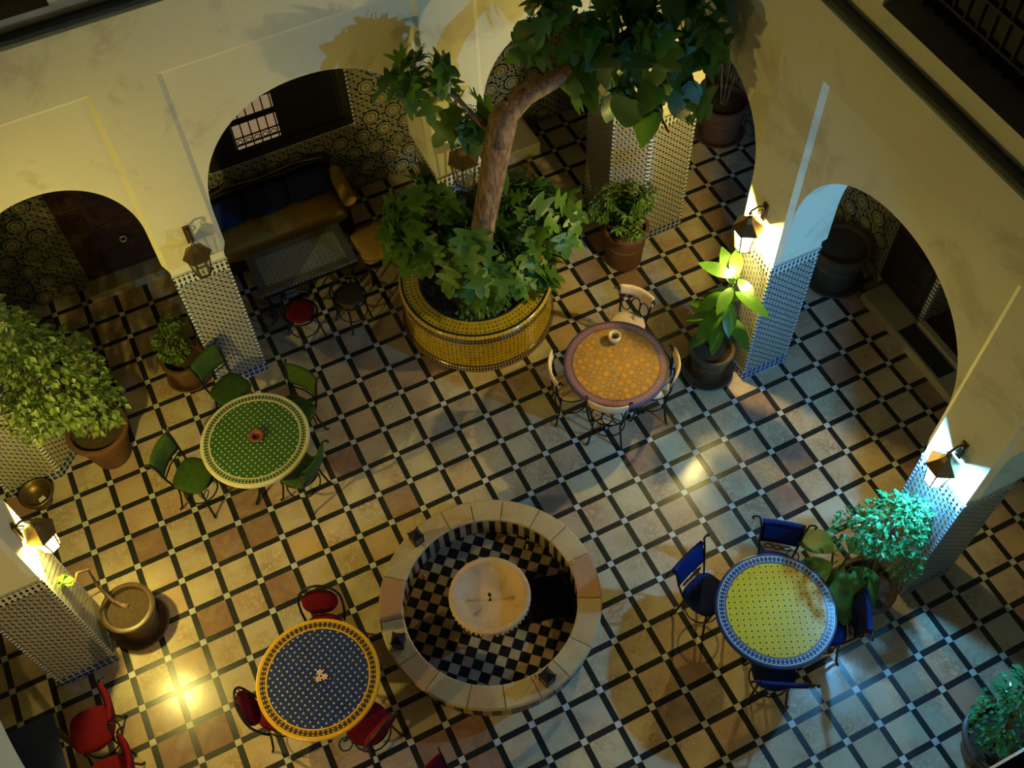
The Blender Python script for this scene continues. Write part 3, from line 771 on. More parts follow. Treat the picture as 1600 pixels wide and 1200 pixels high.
branch([(14.06, 1.76, 8.2), (14.25, 1.68, 9.1), (14.7, 1.5, 9.7), (15.35, 1.3, 10.05), (16.0, 1.1, 10.4), (16.6, .85, 10.8), (17.2, .5, 11.4), (17.7, .2, 11.8)], .38, .13)
branch([(13.85, 1.9, 6.9), (13.6, 2.3, 8.0), (13.7, 2.6, 8.5)], .08, .04, 6)
branch([(13.9, 1.9, 8.4), (13.2, 2.3, 9.6), (12.4, 2.5, 10.4)], .08, .04, 6)
branch([(17.0, .6, 11.2), (17.8, 0.2, 10.8), (18.2, -.4, 10.2), (18.3, -.8, 9.6)], .09, .03, 6)
branch([(17.4, .35, 11.6), (18.3, .1, 11.2), (18.9, -.2, 10.6)], .08, .03, 6)
branch([(16.6, .85, 10.8), (16.9, .2, 10.4), (17.3, -.5, 9.8), (17.5, -.9, 9.2)], .08, .025, 6)
branch([(17.2, .5, 11.4), (18.4, .7, 11.4), (19.1, .6, 11.2), (19.4, .7, 11.3)], .08, .025, 6)
branch([(16.0, 1.1, 10.4), (16.2, 1.9, 11.2), (16.3, 2.6, 11.8)], .1, .04, 6)
for a, l in ((PI*.8, 1.6), (PI*1.05, 1.5), (PI*.2, 1.8), (-.1, 1.9), (-.6, 1.6), (-1.2, 1.5), (PI*.5, 1.0), (PI*.35, 1.3)):
    branch([(13.4+.3*math.cos(a), 2.1+.3*math.sin(a), 1.5), (13.5+.6*l*math.cos(a), 2.2+.6*l*math.sin(a), 2.9), (13.6+1.05*l*math.cos(a), 2.4+.8*l*math.sin(a), 4.0)], .06, .025, 5)
rl = random.Random(11)
def cluster(c, rad, n, mes, s0, s1, tl=(.1, 1.1), cc=None):
    cc = cc or c
    for k in range(n):
        while True:
            p = [rl.uniform(-1, 1) for _ in range(3)]; d = sum(q*q for q in p)
            if .25 < d < 1: break
        loc = [c[i]+p[i]*rad[i] for i in range(3)]
        if loc[1] > YN-.35 and loc[0] > 12.75: loc[1] = YN-.35-rl.uniform(0, .3)
        o = link('leaf', rl.choice(mes), tree)
        set_leaf(o, rel(loc), math.atan2(loc[1]-cc[1], loc[0]-cc[0])+rl.uniform(-.7, .7), rl.uniform(*tl), rl.uniform(-.5, .5), rl.uniform(s0, s1))
cluster((12.2, 3.3, 4.3), (1.1, .85, .9), 38, fig_me, .62, .95)
cluster((15.25, 2.3, 4.0), (1.25, 1.1, 1.0), 48, fig_me, .62, .98)
cluster((14.3, 1.4, 3.0), (1.25, .7, .75), 22, fig_me, .6, .9)
cluster((13.4, 2.7, 3.6), (.9, .6, .7), 4, fig_me, .6, .9)
cluster(at(742, 372, 5.1), (.55, .35, .45), 10, fig_me, .55, .8, (.2, 1.1), (13.5, 2.4, 5))
cluster(at(725, 425, 4.3), (.6, .4, .5), 10, fig_me, .55, .8, (.2, 1.1), (13.5, 2.4, 5))
cluster(at(645, 300, 5.2), (.7, .5, .5), 12, fig_me, .6, .9)
cluster((13.9, 1.25, 4.0), (.75, .45, .75), 14, fig_me, .6, .9, (.2, 1.2), (13.5, 2.2, 4))
cluster((14.9, 2.6, 4.9), (.9, .6, .5), 12, fig_me, .6, .9)
cluster((12.4, 2.55, 10.5), (.55, .45, .75), 15, fig_me, .7, .95, (.3, 1.2))
cluster((13.65, 2.55, 8.6), (.55, .35, .7), 12, fig_me, .65, .9, (.3, 1.2))
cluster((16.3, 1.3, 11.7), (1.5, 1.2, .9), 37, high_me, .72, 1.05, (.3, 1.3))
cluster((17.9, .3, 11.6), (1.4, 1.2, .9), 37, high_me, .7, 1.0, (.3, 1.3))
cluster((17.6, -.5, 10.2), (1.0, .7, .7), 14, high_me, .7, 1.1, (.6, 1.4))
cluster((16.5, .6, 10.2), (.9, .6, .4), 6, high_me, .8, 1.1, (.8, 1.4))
def loose_leaves(spec, mat, seed):
    r = random.Random(seed); mb = MB(); base = [lobed_leaf(droop=d) for d in (.15, .35)]
    for c, rad, n, s0, s1 in spec:
        for k in range(n):
            while True:
                p = [r.uniform(-1, 1) for _ in range(3)]; d = sum(q*q for q in p)
                if d < 1: break
            loc = [c[i]+p[i]*rad[i] for i in range(3)]
            if loc[1] > YN-.4 and loc[0] > 12.75: loc[1] = YN-.4
            b = len(mb.v); L = r.choice(base); sc = r.uniform(s0, s1)
            mb.v += L.v
            for f_ in L.f: mb.face([b+i for i in f_])
            mb.xf(Matrix.Translation(rel(loc)) @ Matrix.Rotation(math.atan2(p[1], p[0])-PI/2+r.uniform(-.8, .8), 4, 'Z') @ Matrix.Rotation(-r.uniform(.1, 1.1), 4, 'X') @ Matrix.Rotation(r.uniform(-.5, .5), 4, 'Y') @ Matrix.Scale(sc, 4), b)
    return tag(part('smaller_leaves', mb, mat, tree, smooth=True), kind='stuff')
loose_leaves([((12.2, 3.3, 4.3), (1.2, .9, 1.0), 60, .4, .7), ((15.2, 2.3, 4.1), (1.3, 1.1, 1.1), 70, .4, .7), ((14.2, 1.4, 3.2), (1.2, .7, .8), 40, .4, .65), ((12.4, 2.55, 10.5), (.6, .45, .8), 16, .5, .75), ((13.65, 2.55, 8.6), (.6, .3, .7), 12, .45, .7)], 'fig_leaf', 77)
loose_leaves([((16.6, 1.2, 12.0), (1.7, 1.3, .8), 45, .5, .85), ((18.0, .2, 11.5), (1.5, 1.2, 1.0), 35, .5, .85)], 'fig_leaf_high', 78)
def leafcloud(n, blobs, size, seed, flat=.5):
    r = random.Random(seed); mb = MB()
    tot = sum(b[2] for b in blobs)
    for c, rad, w in blobs:
        for k in range(int(n*w/tot)):
            while True:
                p = [r.uniform(-1, 1) for _ in range(3)]; d = sum(q*q for q in p)
                if .15 < d < 1: break
            s = size*r.uniform(.6, 1.25); b = len(mb.v)
            mb.v += [(0, 0, 0), (.30*s, .42*s, .08*s), (0, .5*s, 0), (-.30*s, .42*s, .08*s), (0, s, -.12*s)]
            mb.face((b, b+1, b+2)); mb.face((b, b+2, b+3)); mb.face((b+1, b+4, b+2)); mb.face((b+2, b+4, b+3))
            M = Matrix.Translation([c[i]+p[i]*rad[i] for i in range(3)]) @ Matrix.Rotation(math.atan2(p[1], p[0])-PI/2+r.uniform(-1, 1), 4, 'Z') @ Matrix.Rotation(-r.uniform(-.3, 1.2)*flat*2, 4, 'X') @ Matrix.Rotation(r.uniform(-.6, .6), 4, 'Y')
            mb.xf(M, b)
    return mb
sp_ = leafcloud(320, [((13.1, 1.6, 1.85), (.75, .4, .3), 1), ((13.6, 1.5, 1.8), (.5, .3, .25), .6)], .2, 21)
u_ = thing('ground_cover_plant', 'low leafy plant spreading over the soil at the front of the yellow planter', 'plant', (13.2, 1.6, PZ-.2))
sp_.v = [(x-13.2, y-1.6, z-(PZ-.2)) for x, y, z in sp_.v]
tag(part('foliage', sp_, 'bush_leaf', u_), kind='stuff')
part('stem', MB().tube([(0, 0, 0), (.1, .05, .2), (.0, .1, .35)], .03, 5), 'bark', u_)
# ------------------------------------------------------------------ pots and plants
def pot(t, r0, r1, h, mat='terracotta', lip=.10, saucer=0, belly=0, soil=True, z0=0):
    if saucer:
        part('saucer', MB().lathe([(0, 0), (saucer*.85, 0), (saucer, .10), (saucer-.05, .11), (saucer*.85, .05), (0, .05)], 32), mat, t, smooth=True); z0 = .05
    rm = (r0+r1)/2+belly
    prof = [(0, z0), (r0, z0), (rm, z0+h*.45), (r1, z0+h-.16), (r1+lip*.2, z0+h-.15), (r1+lip, z0+h-.12), (r1+lip, z0+h-.02), (r1+lip-.03, z0+h), (r1-.02, z0+h), (r1-.04, z0+h-.18), (0, z0+h-.18)]
    part('pot', MB().lathe(prof[:-1], 40), mat, t, smooth=True, auto=True)
    part('pot_groove', MB().lathe([(rm+.005, z0+h*.52), (rm+.035, z0+h*.55), (rm+.03, z0+h*.58), (rm+.0, z0+h*.6)], 40), mat, t, smooth=True)
    if soil:
        sb = MB(); n = 24; sb.v.append((0, 0, z0+h-.15))
        for i in range(n): sb.v.append(((r1-.03)*math.cos(2*PI*i/n), (r1-.03)*math.sin(2*PI*i/n), z0+h-.19))
        for i in range(n): sb.face((0, 1+i, 1+(i+1) % n))
        part('soil', sb, 'soil', t)
    return z0+h-.18
def bushplant(name, label, x, y, potargs, blobs, n, size, mat, seed, stems=5, group=None):
    t = thing(name, label, 'plant', (x, y, 0), 0, group)
    zt = pot(t, **potargs)
    r = random.Random(seed)
    for k in range(stems):
        c, rad, w = r.choice(blobs)
        e = (c[0]+r.uniform(-.6, .6)*rad[0], c[1]+r.uniform(-.6, .6)*rad[1], c[2]+r.uniform(-.4, .6)*rad[2])
        part('stem', MB().tube([(r.uniform(-.1, .1), r.uniform(-.1, .1), zt), (e[0]*.4, e[1]*.4, zt+(e[2]-zt)*.5), e], .035, 5, r1=.012), 'bark', t)
    tag(part('foliage', leafcloud(n, blobs, size, seed), mat, t), kind='stuff')
    return t
bushplant('potted_ficus', 'tall variegated ficus in a big clay pot at the left corner pillar', 1.35, 2.95, dict(r0=.55, r1=.80, h=1.5),
          [((-.2, -.3, 4.6), (1.35, 1.3, 1.6), 4), ((-.5, .0, 6.0), (.9, .9, .9), 1.6), ((.3, -.3, 3.0), (.9, .8, .9), 1.3), ((-1.0, -.9, 4.4), (.7, .7, .9), 1), ((-.8, .1, 6.9), (.8, .7, .7), 1)], 2500, .23, 'ficus_leaf', 31, 9)
bushplant('potted_shrub', 'small bushy shrub in a terracotta pot with saucer beside the mosaic pier', 4.3, 4.62, dict(r0=.46, r1=.58, h=1.0, saucer=.72),
          [((-.1, .0, 1.7), (.5, .5, .6), 1), ((.1, .3, 2.2), (.35, .3, .4), .4)], 520, .16, 'bush_leaf', 32, 5)
def spray(t, base, n, length, seed, mat, droop=.9):
    r = random.Random(seed)
    for k in range(n):
        a = r.uniform(0, 2*PI); l = length*r.uniform(.7, 1.15); el = r.uniform(.9, 1.4)
        pts = []
        for i in range(7):
            q = i/6; pts.append((base[0]+math.cos(a)*l*q*math.cos(el)*1.3, base[1]+math.sin(a)*l*q*math.cos(el)*1.3, base[2]+l*q*math.sin(el)-droop*l*q*q*.35))
        mb = MB().tube(pts, .018, 4, r1=.008)
        for i in range(3, 7):
            for s_ in (-1, 1):
                for w in range(2):
                    p = Vector(pts[i]); b = len(mb.v); s = .26*r.uniform(.8, 1.2)
                    mb.v += [(0, 0, 0), (.05, s*.5, .02), (0, s, -.05), (-.05, s*.5, .02)]; mb.face((b, b+1, b+2, b+3))
                    mb.xf(Matrix.Translation(p) @ Matrix.Rotation(a-PI/2+s_*(.6+.6*w), 4, 'Z') @ Matrix.Rotation(r.uniform(-.6, .4), 4, 'X'), b)
        part('frond', mb, mat, t)
t = thing('potted_papyrus', 'feathery green plant in a tall ribbed clay pot before the corner pillar', 'plant', (18.75, 2.5, 0))
zt = pot(t, .60, .66, 1.6, 'terracotta'); spray(t, (.05, .15, zt), 26, 1.7, 41, 'fern_leaf', .5); spray(t, (.3, .2, zt), 12, 1.3, 42, 'bush_leaf', .4)
# rubber plant
t = thing('rubber_plant', 'rubber plant with big glossy oval leaves standing below the east lantern', 'plant', (18.82, -2.68, 0))
zt = pot(t, .48, .60, 1.25, 'dark_clay', saucer=.80)
def oval_leaf(L=1.0, W=.40, droop=.2):
    mb = MB(); n = 8
    for i in range(n+1):
        q = i/n; w = W*math.sin(PI*min(1, q*.96+.03))**.8*(1-.15*q); zz = -droop*q*q*L
        mb.v += [(-w, q*L, zz+.14*w), (0, q*L, zz), (w, q*L, zz+.14*w)]
    for i in range(n):
        b = i*3; mb.face((b, b+1, b+4, b+3)); mb.face((b+1, b+2, b+5, b+4))
    mb.tube([(0, -.2, .03), (0, 0, 0)], .025, 4)
    return mb
rub = oval_leaf(1.22, .27, .2).mesh('leaf', 'rubber_leaf', True)
stem = [(0, 0, zt), (.02, -.1, 2.6), (.04, -.22, 3.9), (.08, -.36, 5.1)]
part('stem', MB().tube(stem, .05, 6, r1=.03), 'bark', t, smooth=True)
part('stem', MB().tube([(.05, 0, zt), (-.1, .2, 2.2), (-.2, .15, 3.0)], .04, 6, r1=.025), 'bark', t, smooth=True)
rr = random.Random(8)
for k in range(21):
    q = k/20; z = 2.2+2.9*q; a = k*2.399+.6
    if math.cos(a) > .55 and True: a += 1.2
    o = link('leaf', rub, t); set_leaf(o, (.03+.1*math.cos(a), -.05-.27*q+.1*math.sin(a), z), a, rr.uniform(.15, .6) if q < .75 else rr.uniform(-.55, .1), rr.uniform(-.2, .2), rr.uniform(.78, 1.0)*(1 if q < .85 else .85))
# bush below the blue-white lantern
bushplant('potted_glossy_bush', 'bushy plant with small shiny leaves lit by the bluish lantern', 18.55, -10.95, dict(r0=.55, r1=.72, h=.95, mat='dark_clay'),
          [((.12, .30, 3.9), (1.0, .80, 1.0), 3), ((.35, .15, 4.7), (.5, .35, .35), .5), ((-.5, .75, 3.4), (.65, .6, .6), .8), ((.3, -.45, 2.9), (.45, .35, .5), .4)], 1050, .17, 'glossy_leaf', 51, 12)
t = thing('broad_leaf_plant', 'plant with a few large ribbed leaves leaning over the yellow-topped table', 'plant', (17.75, -10.45, 0))
zt = pot(t, .32, .42, .7, 'dark_clay')
bl = oval_leaf(1.25, .48, .35).mesh('leaf', 'fern_leaf', True)
for a, tl, sc in ((PI*.95, .35, .95), (PI*1.35, .3, 1.05), (PI*1.6, .45, 1.0), (PI*.6, .1, .9), (.3, .5, .8), (PI*1.15, .7, .8)):
    part('stem', MB().tube([(0, 0, zt), (.15*math.cos(a), .15*math.sin(a), 1.5), (.3*math.cos(a), .3*math.sin(a), 2.35)], .03, 5), 'fern_leaf', t)
    o = link('leaf', bl, t); set_leaf(o, (.32*math.cos(a), .32*math.sin(a), 2.35), a, tl, 0, sc)
bushplant('potted_corner_bush', 'dim leafy bush in a round pot at the bottom right corner', 18.95, -15.75, dict(r0=.6, r1=.8, h=1.2, mat='dark_clay'),
          [((-.1, .2, 2.4), (.9, .8, .9), 2), ((.2, .5, 3.3), (.7, .6, .7), 1)], 620, .18, 'glossy_leaf', 61, 7)
# nearly bare plant in wide pot
t = thing('bare_potted_stick', 'nearly leafless twisted stem in a wide clay pot under the yellow lantern', 'plant', (.62, -2.72, 0))
zt = pot(t, .52, .62, 1.2, 'dark_clay', saucer=.80)
part('stem', MB().tube([(.0, .1, zt), (-.15, .2, 1.15), (-.3, .35, 1.3), (-.35, .4, 2.2), (-.3, .5, 3.0)], .07, 7, r1=.03), 'bark', t, smooth=True)
part('twig', MB().tube([(-.35, .4, 1.9), (-.6, .15, 2.3), (-.85, -.1, 2.5), (-1.0, -.2, 2.4)], .03, 5, r1=.012), 'bark', t)
part('twig', MB().tube([(-.3, .5, 3.0), (-.5, .3, 3.4), (-.6, .0, 3.5), (-.72, -.15, 4.1)], .035, 5, r1=.02), 'bark', t)
sl_ = oval_leaf(.28, .12, .2).mesh('leaf', 'bush_leaf', True)
for k, p in enumerate([(-.72, -.15, 4.1)]*5+[(-1.0, -.2, 2.4)]*3):
    o = link('leaf', sl_, t); set_leaf(o, p, k*1.9, .3, 0, 1.0)
# gallery pots
t = thing('gallery_clay_pot', 'big clay pot with thin canes seen through the narrow arch', 'plant pot', (24.7, 6.05, 0))
zt = pot(t, .68, .80, 1.5, 'terracotta', saucer=.95)
for a in range(6): part('cane', MB().tube([(.1*math.cos(a), .1*math.sin(a), zt), (.25*math.cos(a), .25*math.sin(a), 2.6), (.4*math.cos(a), .4*math.sin(a), 3.8)], .035, 5, r1=.015), 'bark', t)
t = thing('gallery_dark_pot', 'big shadowed pot under the right arch beside the doorway', 'plant pot', (24.45, -1.35, 0))
zt = pot(t, .70, .85, 1.6, 'dark_clay', saucer=1.0)
# brass bowl on the floor
t = thing('brass_bowl', 'round brass bowl standing on the floor by the left corner pillar', 'bowl', (-.95, 2.3, 0))
part('foot', MB().lathe([(.30, 0), (.30, .05), (.16, .12), (.18, .22)], 24), 'brass', t, smooth=True)
part('bowl_body', MB().lathe([(.0, .2), (.25, .22), (.45, .38), (.50, .55), (.46, .58), (.42, .56), (.38, .42), (.2, .3), (0, .28)], 36), 'brass', t, smooth=True)
part('paper_scrap', MB().prism([(.0, -.25), (.2, -.18), (.14, -.05), (-.02, -.12)], .36, .375), 'white_paint', t)

# ------------------------------------------------------------------ wall lanterns
def wall_lantern(label, loc, wdir, dist, lit=None, col=None, group='brass wall lanterns', k=1.0):
    """hexagonal brass lantern hung from a scroll bracket; wdir points from the lantern to the wall, dist is the gap to it"""
    t = thing('wall_lantern', label, 'lantern', loc, 0, group)
    a0 = math.atan2(wdir[1], wdir[0]); wx, wy = math.cos(a0), math.sin(a0)
    r1, r0, h = .36*k, .25*k, .78*k
    hexa = [a0+PI/6+i*PI/3 for i in range(6)]
    part('cap', MB().lathe([(r1+.09, h/2), (r1+.08, h/2+.04), (.16, h/2+.26), (.13, h/2+.30), (.06, h/2+.40), (0, h/2+.42)], 6, a0=hexa[0], a1=hexa[0]+2*PI), 'brass', t)
    part('base_ring', MB().lathe([(r0-.03, -h/2), (r0-.03, -h/2-.04), (r0+.03, -h/2-.04), (r0+.03, -h/2), (r0-.03, -h/2)], 6, a0=hexa[0], a1=hexa[0]+2*PI), 'brass', t)
    gm = lampglass('glowing_glass_'+lit, col, 6.0) if lit else MT['glass_dull']
    for i in range(6):
        b = hexa[i]; c = hexa[(i+1) % 6]
        P = [(r0*math.cos(b), r0*math.sin(b), -h/2), (r0*math.cos(c), r0*math.sin(c), -h/2), (r1*math.cos(c), r1*math.sin(c), h/2), (r1*math.cos(b), r1*math.sin(b), h/2)]
        if lit or i % 2 == 0 or True: part('glass_pane', MB().poly(P), gm, t)
        part('corner_bar', MB().tube([(r0*1.02*math.cos(b), r0*1.02*math.sin(b), -h/2), (r1*1.02*math.cos(b), r1*1.02*math.sin(b), h/2)], .022, 5), 'brass', t)
    part('bottom_pane', MB().poly([((r0-.02)*math.cos(b), (r0-.02)*math.sin(b), -h/2-.02) for b in hexa]), gm, t)
    zt = h/2+.42
    part('hanging_ring', MB().tube([(0, .07*math.cos(q), zt+.06+.07*math.sin(q)) for q in [i*PI/5 for i in range(10)]], .016, 5, True), 'brass', t)
    br = [(wx*dist, wy*dist, zt-.1), (wx*dist*.75, wy*dist*.75, zt+.18), (wx*dist*.4, wy*dist*.4, zt+.28), (0, 0, zt+.22), (-wx*.06, -wy*.06, zt+.14), (0, 0, zt+.1)]
    part('bracket_arm', MB().tube(br, .035, 6), 'brass', t, smooth=True)
    part('bracket_scroll', MB().tube([(wx*(dist*.65+.12*math.cos(q)*(1-q/9)), wy*(dist*.65+.12*math.cos(q)*(1-q/9)), zt+.02+.12*math.sin(q)*(1-q/9)) for q in [i*.6 for i in range(12)]], .022, 5), 'brass', t)
    part('wall_plate', MB().box(-.03, .03, -.09, .09, zt-.35, zt+.25), 'brass', t, loc=(wx*(dist-.03), wy*(dist-.03), 0), rz=a0)
    if lit:
        part('bulb', MB().lathe([(0, -.22), (.06, -.18), (.09, -.05), (.06, .10), (.03, .18), (0, .2)], 10), gm, t, smooth=True)
        L = bpy.data.lights.new('lantern_light', 'POINT'); L.energy = LAMP_POWER[lit]; L.color = LAMP_COLOR[lit]; L.shadow_soft_size = .035
        lo = bpy.data.objects.new('lantern_light', L); COL.objects.link(lo); lo.parent = t; lo.location = (0, 0, -.02*S)
    return t
wall_lantern('glowing yellow lantern on the pier above the bare potted stick', (.19, -2.64, 5.8), (-1, 0), .39, 'west', (1, .93, .62), k=.85)
wall_lantern('glowing warm lantern on the pier above the rubber plant', (19.13, -2.68, 6.25), (1, 0), .47, 'east', (1, .92, .66), k=.95)
wall_lantern('glowing bluish-white lantern on the pier above the shiny bush', (19.19, -10.66, 6.25), (1, 0), .41, 'southeast', (.75, .92, 1.0), k=.88)
wall_lantern('glowing lantern on the left arcade pier near the viewer', (.19, -10.66, 5.9), (-1, 0), .39, 'southwest', (1, .85, .55), k=.85)
wall_lantern('unlit brass lantern on the pier right of the panelled door', (5.88, 3.22, 6.2), (0, 1), .48, k=.85)
wall_lantern('unlit brass lantern on the pier beside the fig trunk', (13.6, 3.2, 6.0), (0, 1), .5, k=1.1)

# ------------------------------------------------------------------ round tables
def round_table(label, x, y, field, border, edge, rim):
    t = thing('round_table', label, 'table', (x, y, 0), 0, 'round mosaic tables')
    z = 2.25
    part('mosaic_field', MB().lathe([(0, z), (1.27, z)], 72), field, t)
    part('mosaic_border', MB().lathe([(1.27, z), (1.285, z+.004), (1.455, z+.004), (1.46, z)], 72), border, t)
    part('outer_ring', MB().lathe([(1.455, z+.002), (1.50, z+.004), (1.53, z-.01), (1.53, z-.10), (1.50, z-.12), (0, z-.12)], 72), edge, t)
    part('inner_line', MB().lathe([(1.255, z), (1.26, z+.006), (1.285, z+.006), (1.29, z)], 72), rim, t)
    part('iron_hoop', MB().tube([(1.25*math.cos(a), 1.25*math.sin(a), z-.17) for a in [i*PI/12 for i in range(24)]], .045, 6, True), 'iron', t)
    for i in range(4):
        a = PI/4+i*PI/2
        P = [(1.2, z-.17), (.95, 1.6), (.55, 1.0), (.5, .55), (.75, .15), (1.0, .03)]
        part('leg', MB().tube([(r*math.cos(a), r*math.sin(a), q) for r, q in P], .045, 6), 'iron', t, smooth=True)
    part('stretcher_ring', MB().tube([(.54*math.cos(a), .54*math.sin(a), .75) for a in [i*PI/8 for i in range(16)]], .03, 6, True), 'iron', t)
    return t
TG, TO, TBL, TY = (5.38, .01), (15.6, -2.4), (4.54, -7.2), (15.53, -10.77)
MT['cream_edge'] = plain('cream_tile_edge', (.55, .50, .30), .4)
MT['yellow_edge'] = plain('yellow_tile_edge', (.60, .33, .015), .35)
MT['navy_edge'] = plain('navy_tile_edge', (.012, .018, .06), .3)
MT['violet_edge'] = plain('violet_tile_edge', (.055, .04, .10), .35)
MT['dark_red_line'] = plain('brown_tile_line', (.20, .09, .03), .35)
round_table('round table with green mosaic top and cream border', *TG, 'green_field', 'green_border', 'cream_edge', 'cream_edge')
round_table('round table with orange-brown rosette mosaic and violet border', *TO, 'orange_field', 'orange_border', 'violet_edge', 'violet_edge')
round_table('round table with blue mosaic top and yellow border', *TBL, 'blue_field', 'blue_border', 'yellow_edge', 'yellow_edge')
round_table('round table with yellow mosaic top and navy border', *TY, 'yellow_field', 'yellow_border', 'navy_edge', 'navy_edge')
# things on the tables
t = thing('clay_ashtray', 'small red clay ashtray on the green table', 'ashtray', (5.44, .0, 2.255))
part('dish', MB().lathe([(0, 0), (.14, 0), (.22, .12), (.20, .15), (.14, .14), (.10, .06), (0, .04)], 8), 'clay_red', t)
part('dark_centre', MB().lathe([(.10, .062), (0, .07)], 12), 'soil', t)
p = at(960, 527, 2.4); t = thing('pottery_ashtray', 'small pale pottery ashtray on the orange-brown table', 'ashtray', (p.x, p.y, 2.255))
part('dish', MB().lathe([(0, 0), (.13, 0), (.19, .14), (.18, .26), (.15, .26), (.14, .12), (0, .06)], 18), 'bowl_white', t, smooth=True)
for k in range(4): part('stub', MB().tube([(.03*k-.05, -.05, .13), (.04*k-.06, .04, .2)], .018, 5), 'dark_wood', t)
for k, (dx, dy) in enumerate(((.0, .07), (-.08, -.06), (.07, -.08))):
    p = at(501, 1055, 2.3); t = thing('flower_head', ('topmost of three pink-white blossoms on the blue-topped table', 'left of the two lower pink-white blossoms on the blue-topped table', 'right of the two lower pink-white blossoms on the blue-topped table')[k], 'flower', (p.x+dx, p.y+dy, 2.255), k, 'three blossoms on the blue-topped table')
    part('centre', MB().lathe([(.035, 0), (.035, .05), (0, .07)], 8), 'cream_cloth', t)
    for i in range(6):
        a = i*PI/3; part('petal', MB().poly([(0, 0, .03), (.05, -.03, .06), (.10, 0, .05), (.05, .03, .06)]), 'petal', t, rz=a)
# ------------------------------------------------------------------ chairs
def superpad(w, d, h, n=28, ex=3.0, z0=0.):
    """soft cushion with rounded outline"""
    mb = MB(); prof = [(.86, 0), (.98, .25), (1, .5), (.97, .78), (.86, .95), (.6, 1.06), (.3, 1.1)]
    for r, q in prof:
        for i in range(n):
            a = 2*PI*i/n; c, s = math.cos(a), math.sin(a)
            mb.v.append((w*r*math.copysign(abs(c)**(2/ex), c), d*r*math.copysign(abs(s)**(2/ex), s), z0+h*q))
    for k in range(len(prof)-1):
        for i in range(n): mb.face((k*n+i, k*n+(i+1) % n, (k+1)*n+(i+1) % n, (k+1)*n+i))
    mb.face([(len(prof)-1)*n+i for i in range(n)]); mb.face([i for i in range(n)][::-1])
    return mb
def curved_pad(w, z0, z1, th, bow=.12, lean=.12, n=10, m_=5, y0=-.55):
    mb = MB()
    def P(i, j, side):
        u = -1+2*i/n; q = j/m_; e = (1-abs(2*q-1)**6)*(1-abs(u)**8)
        return (u*w, y0-bow*(1-u*u)+bow*.0-lean*q+side*(th*.5*(.35+.65*e)), z0+(z1-z0)*q)
    for side in (-1, 1):
        for j in range(m_+1):
            for i in range(n+1): mb.v.append(P(i, j, side))
    N_ = (n+1)*(m_+1)
    for j in range(m_):
        for i in range(n):
            a = j*(n+1)+i; mb.face((a, a+1, a+n+2, a+n+1)); mb.face((N_+a, N_+a+n+1, N_+a+n+2, N_+a+1))
    for i in range(n):
        mb.face((i, N_+i, N_+i+1, i+1)); a = m_*(n+1)+i; mb.face((a, a+1, N_+a+1, N_+a))
    for j in range(m_):
        a = j*(n+1); mb.face((a, a+n+1, N_+a+n+1, N_+a)); a += n; mb.face((a, N_+a, N_+a+n+1, a+n+1))
    return mb
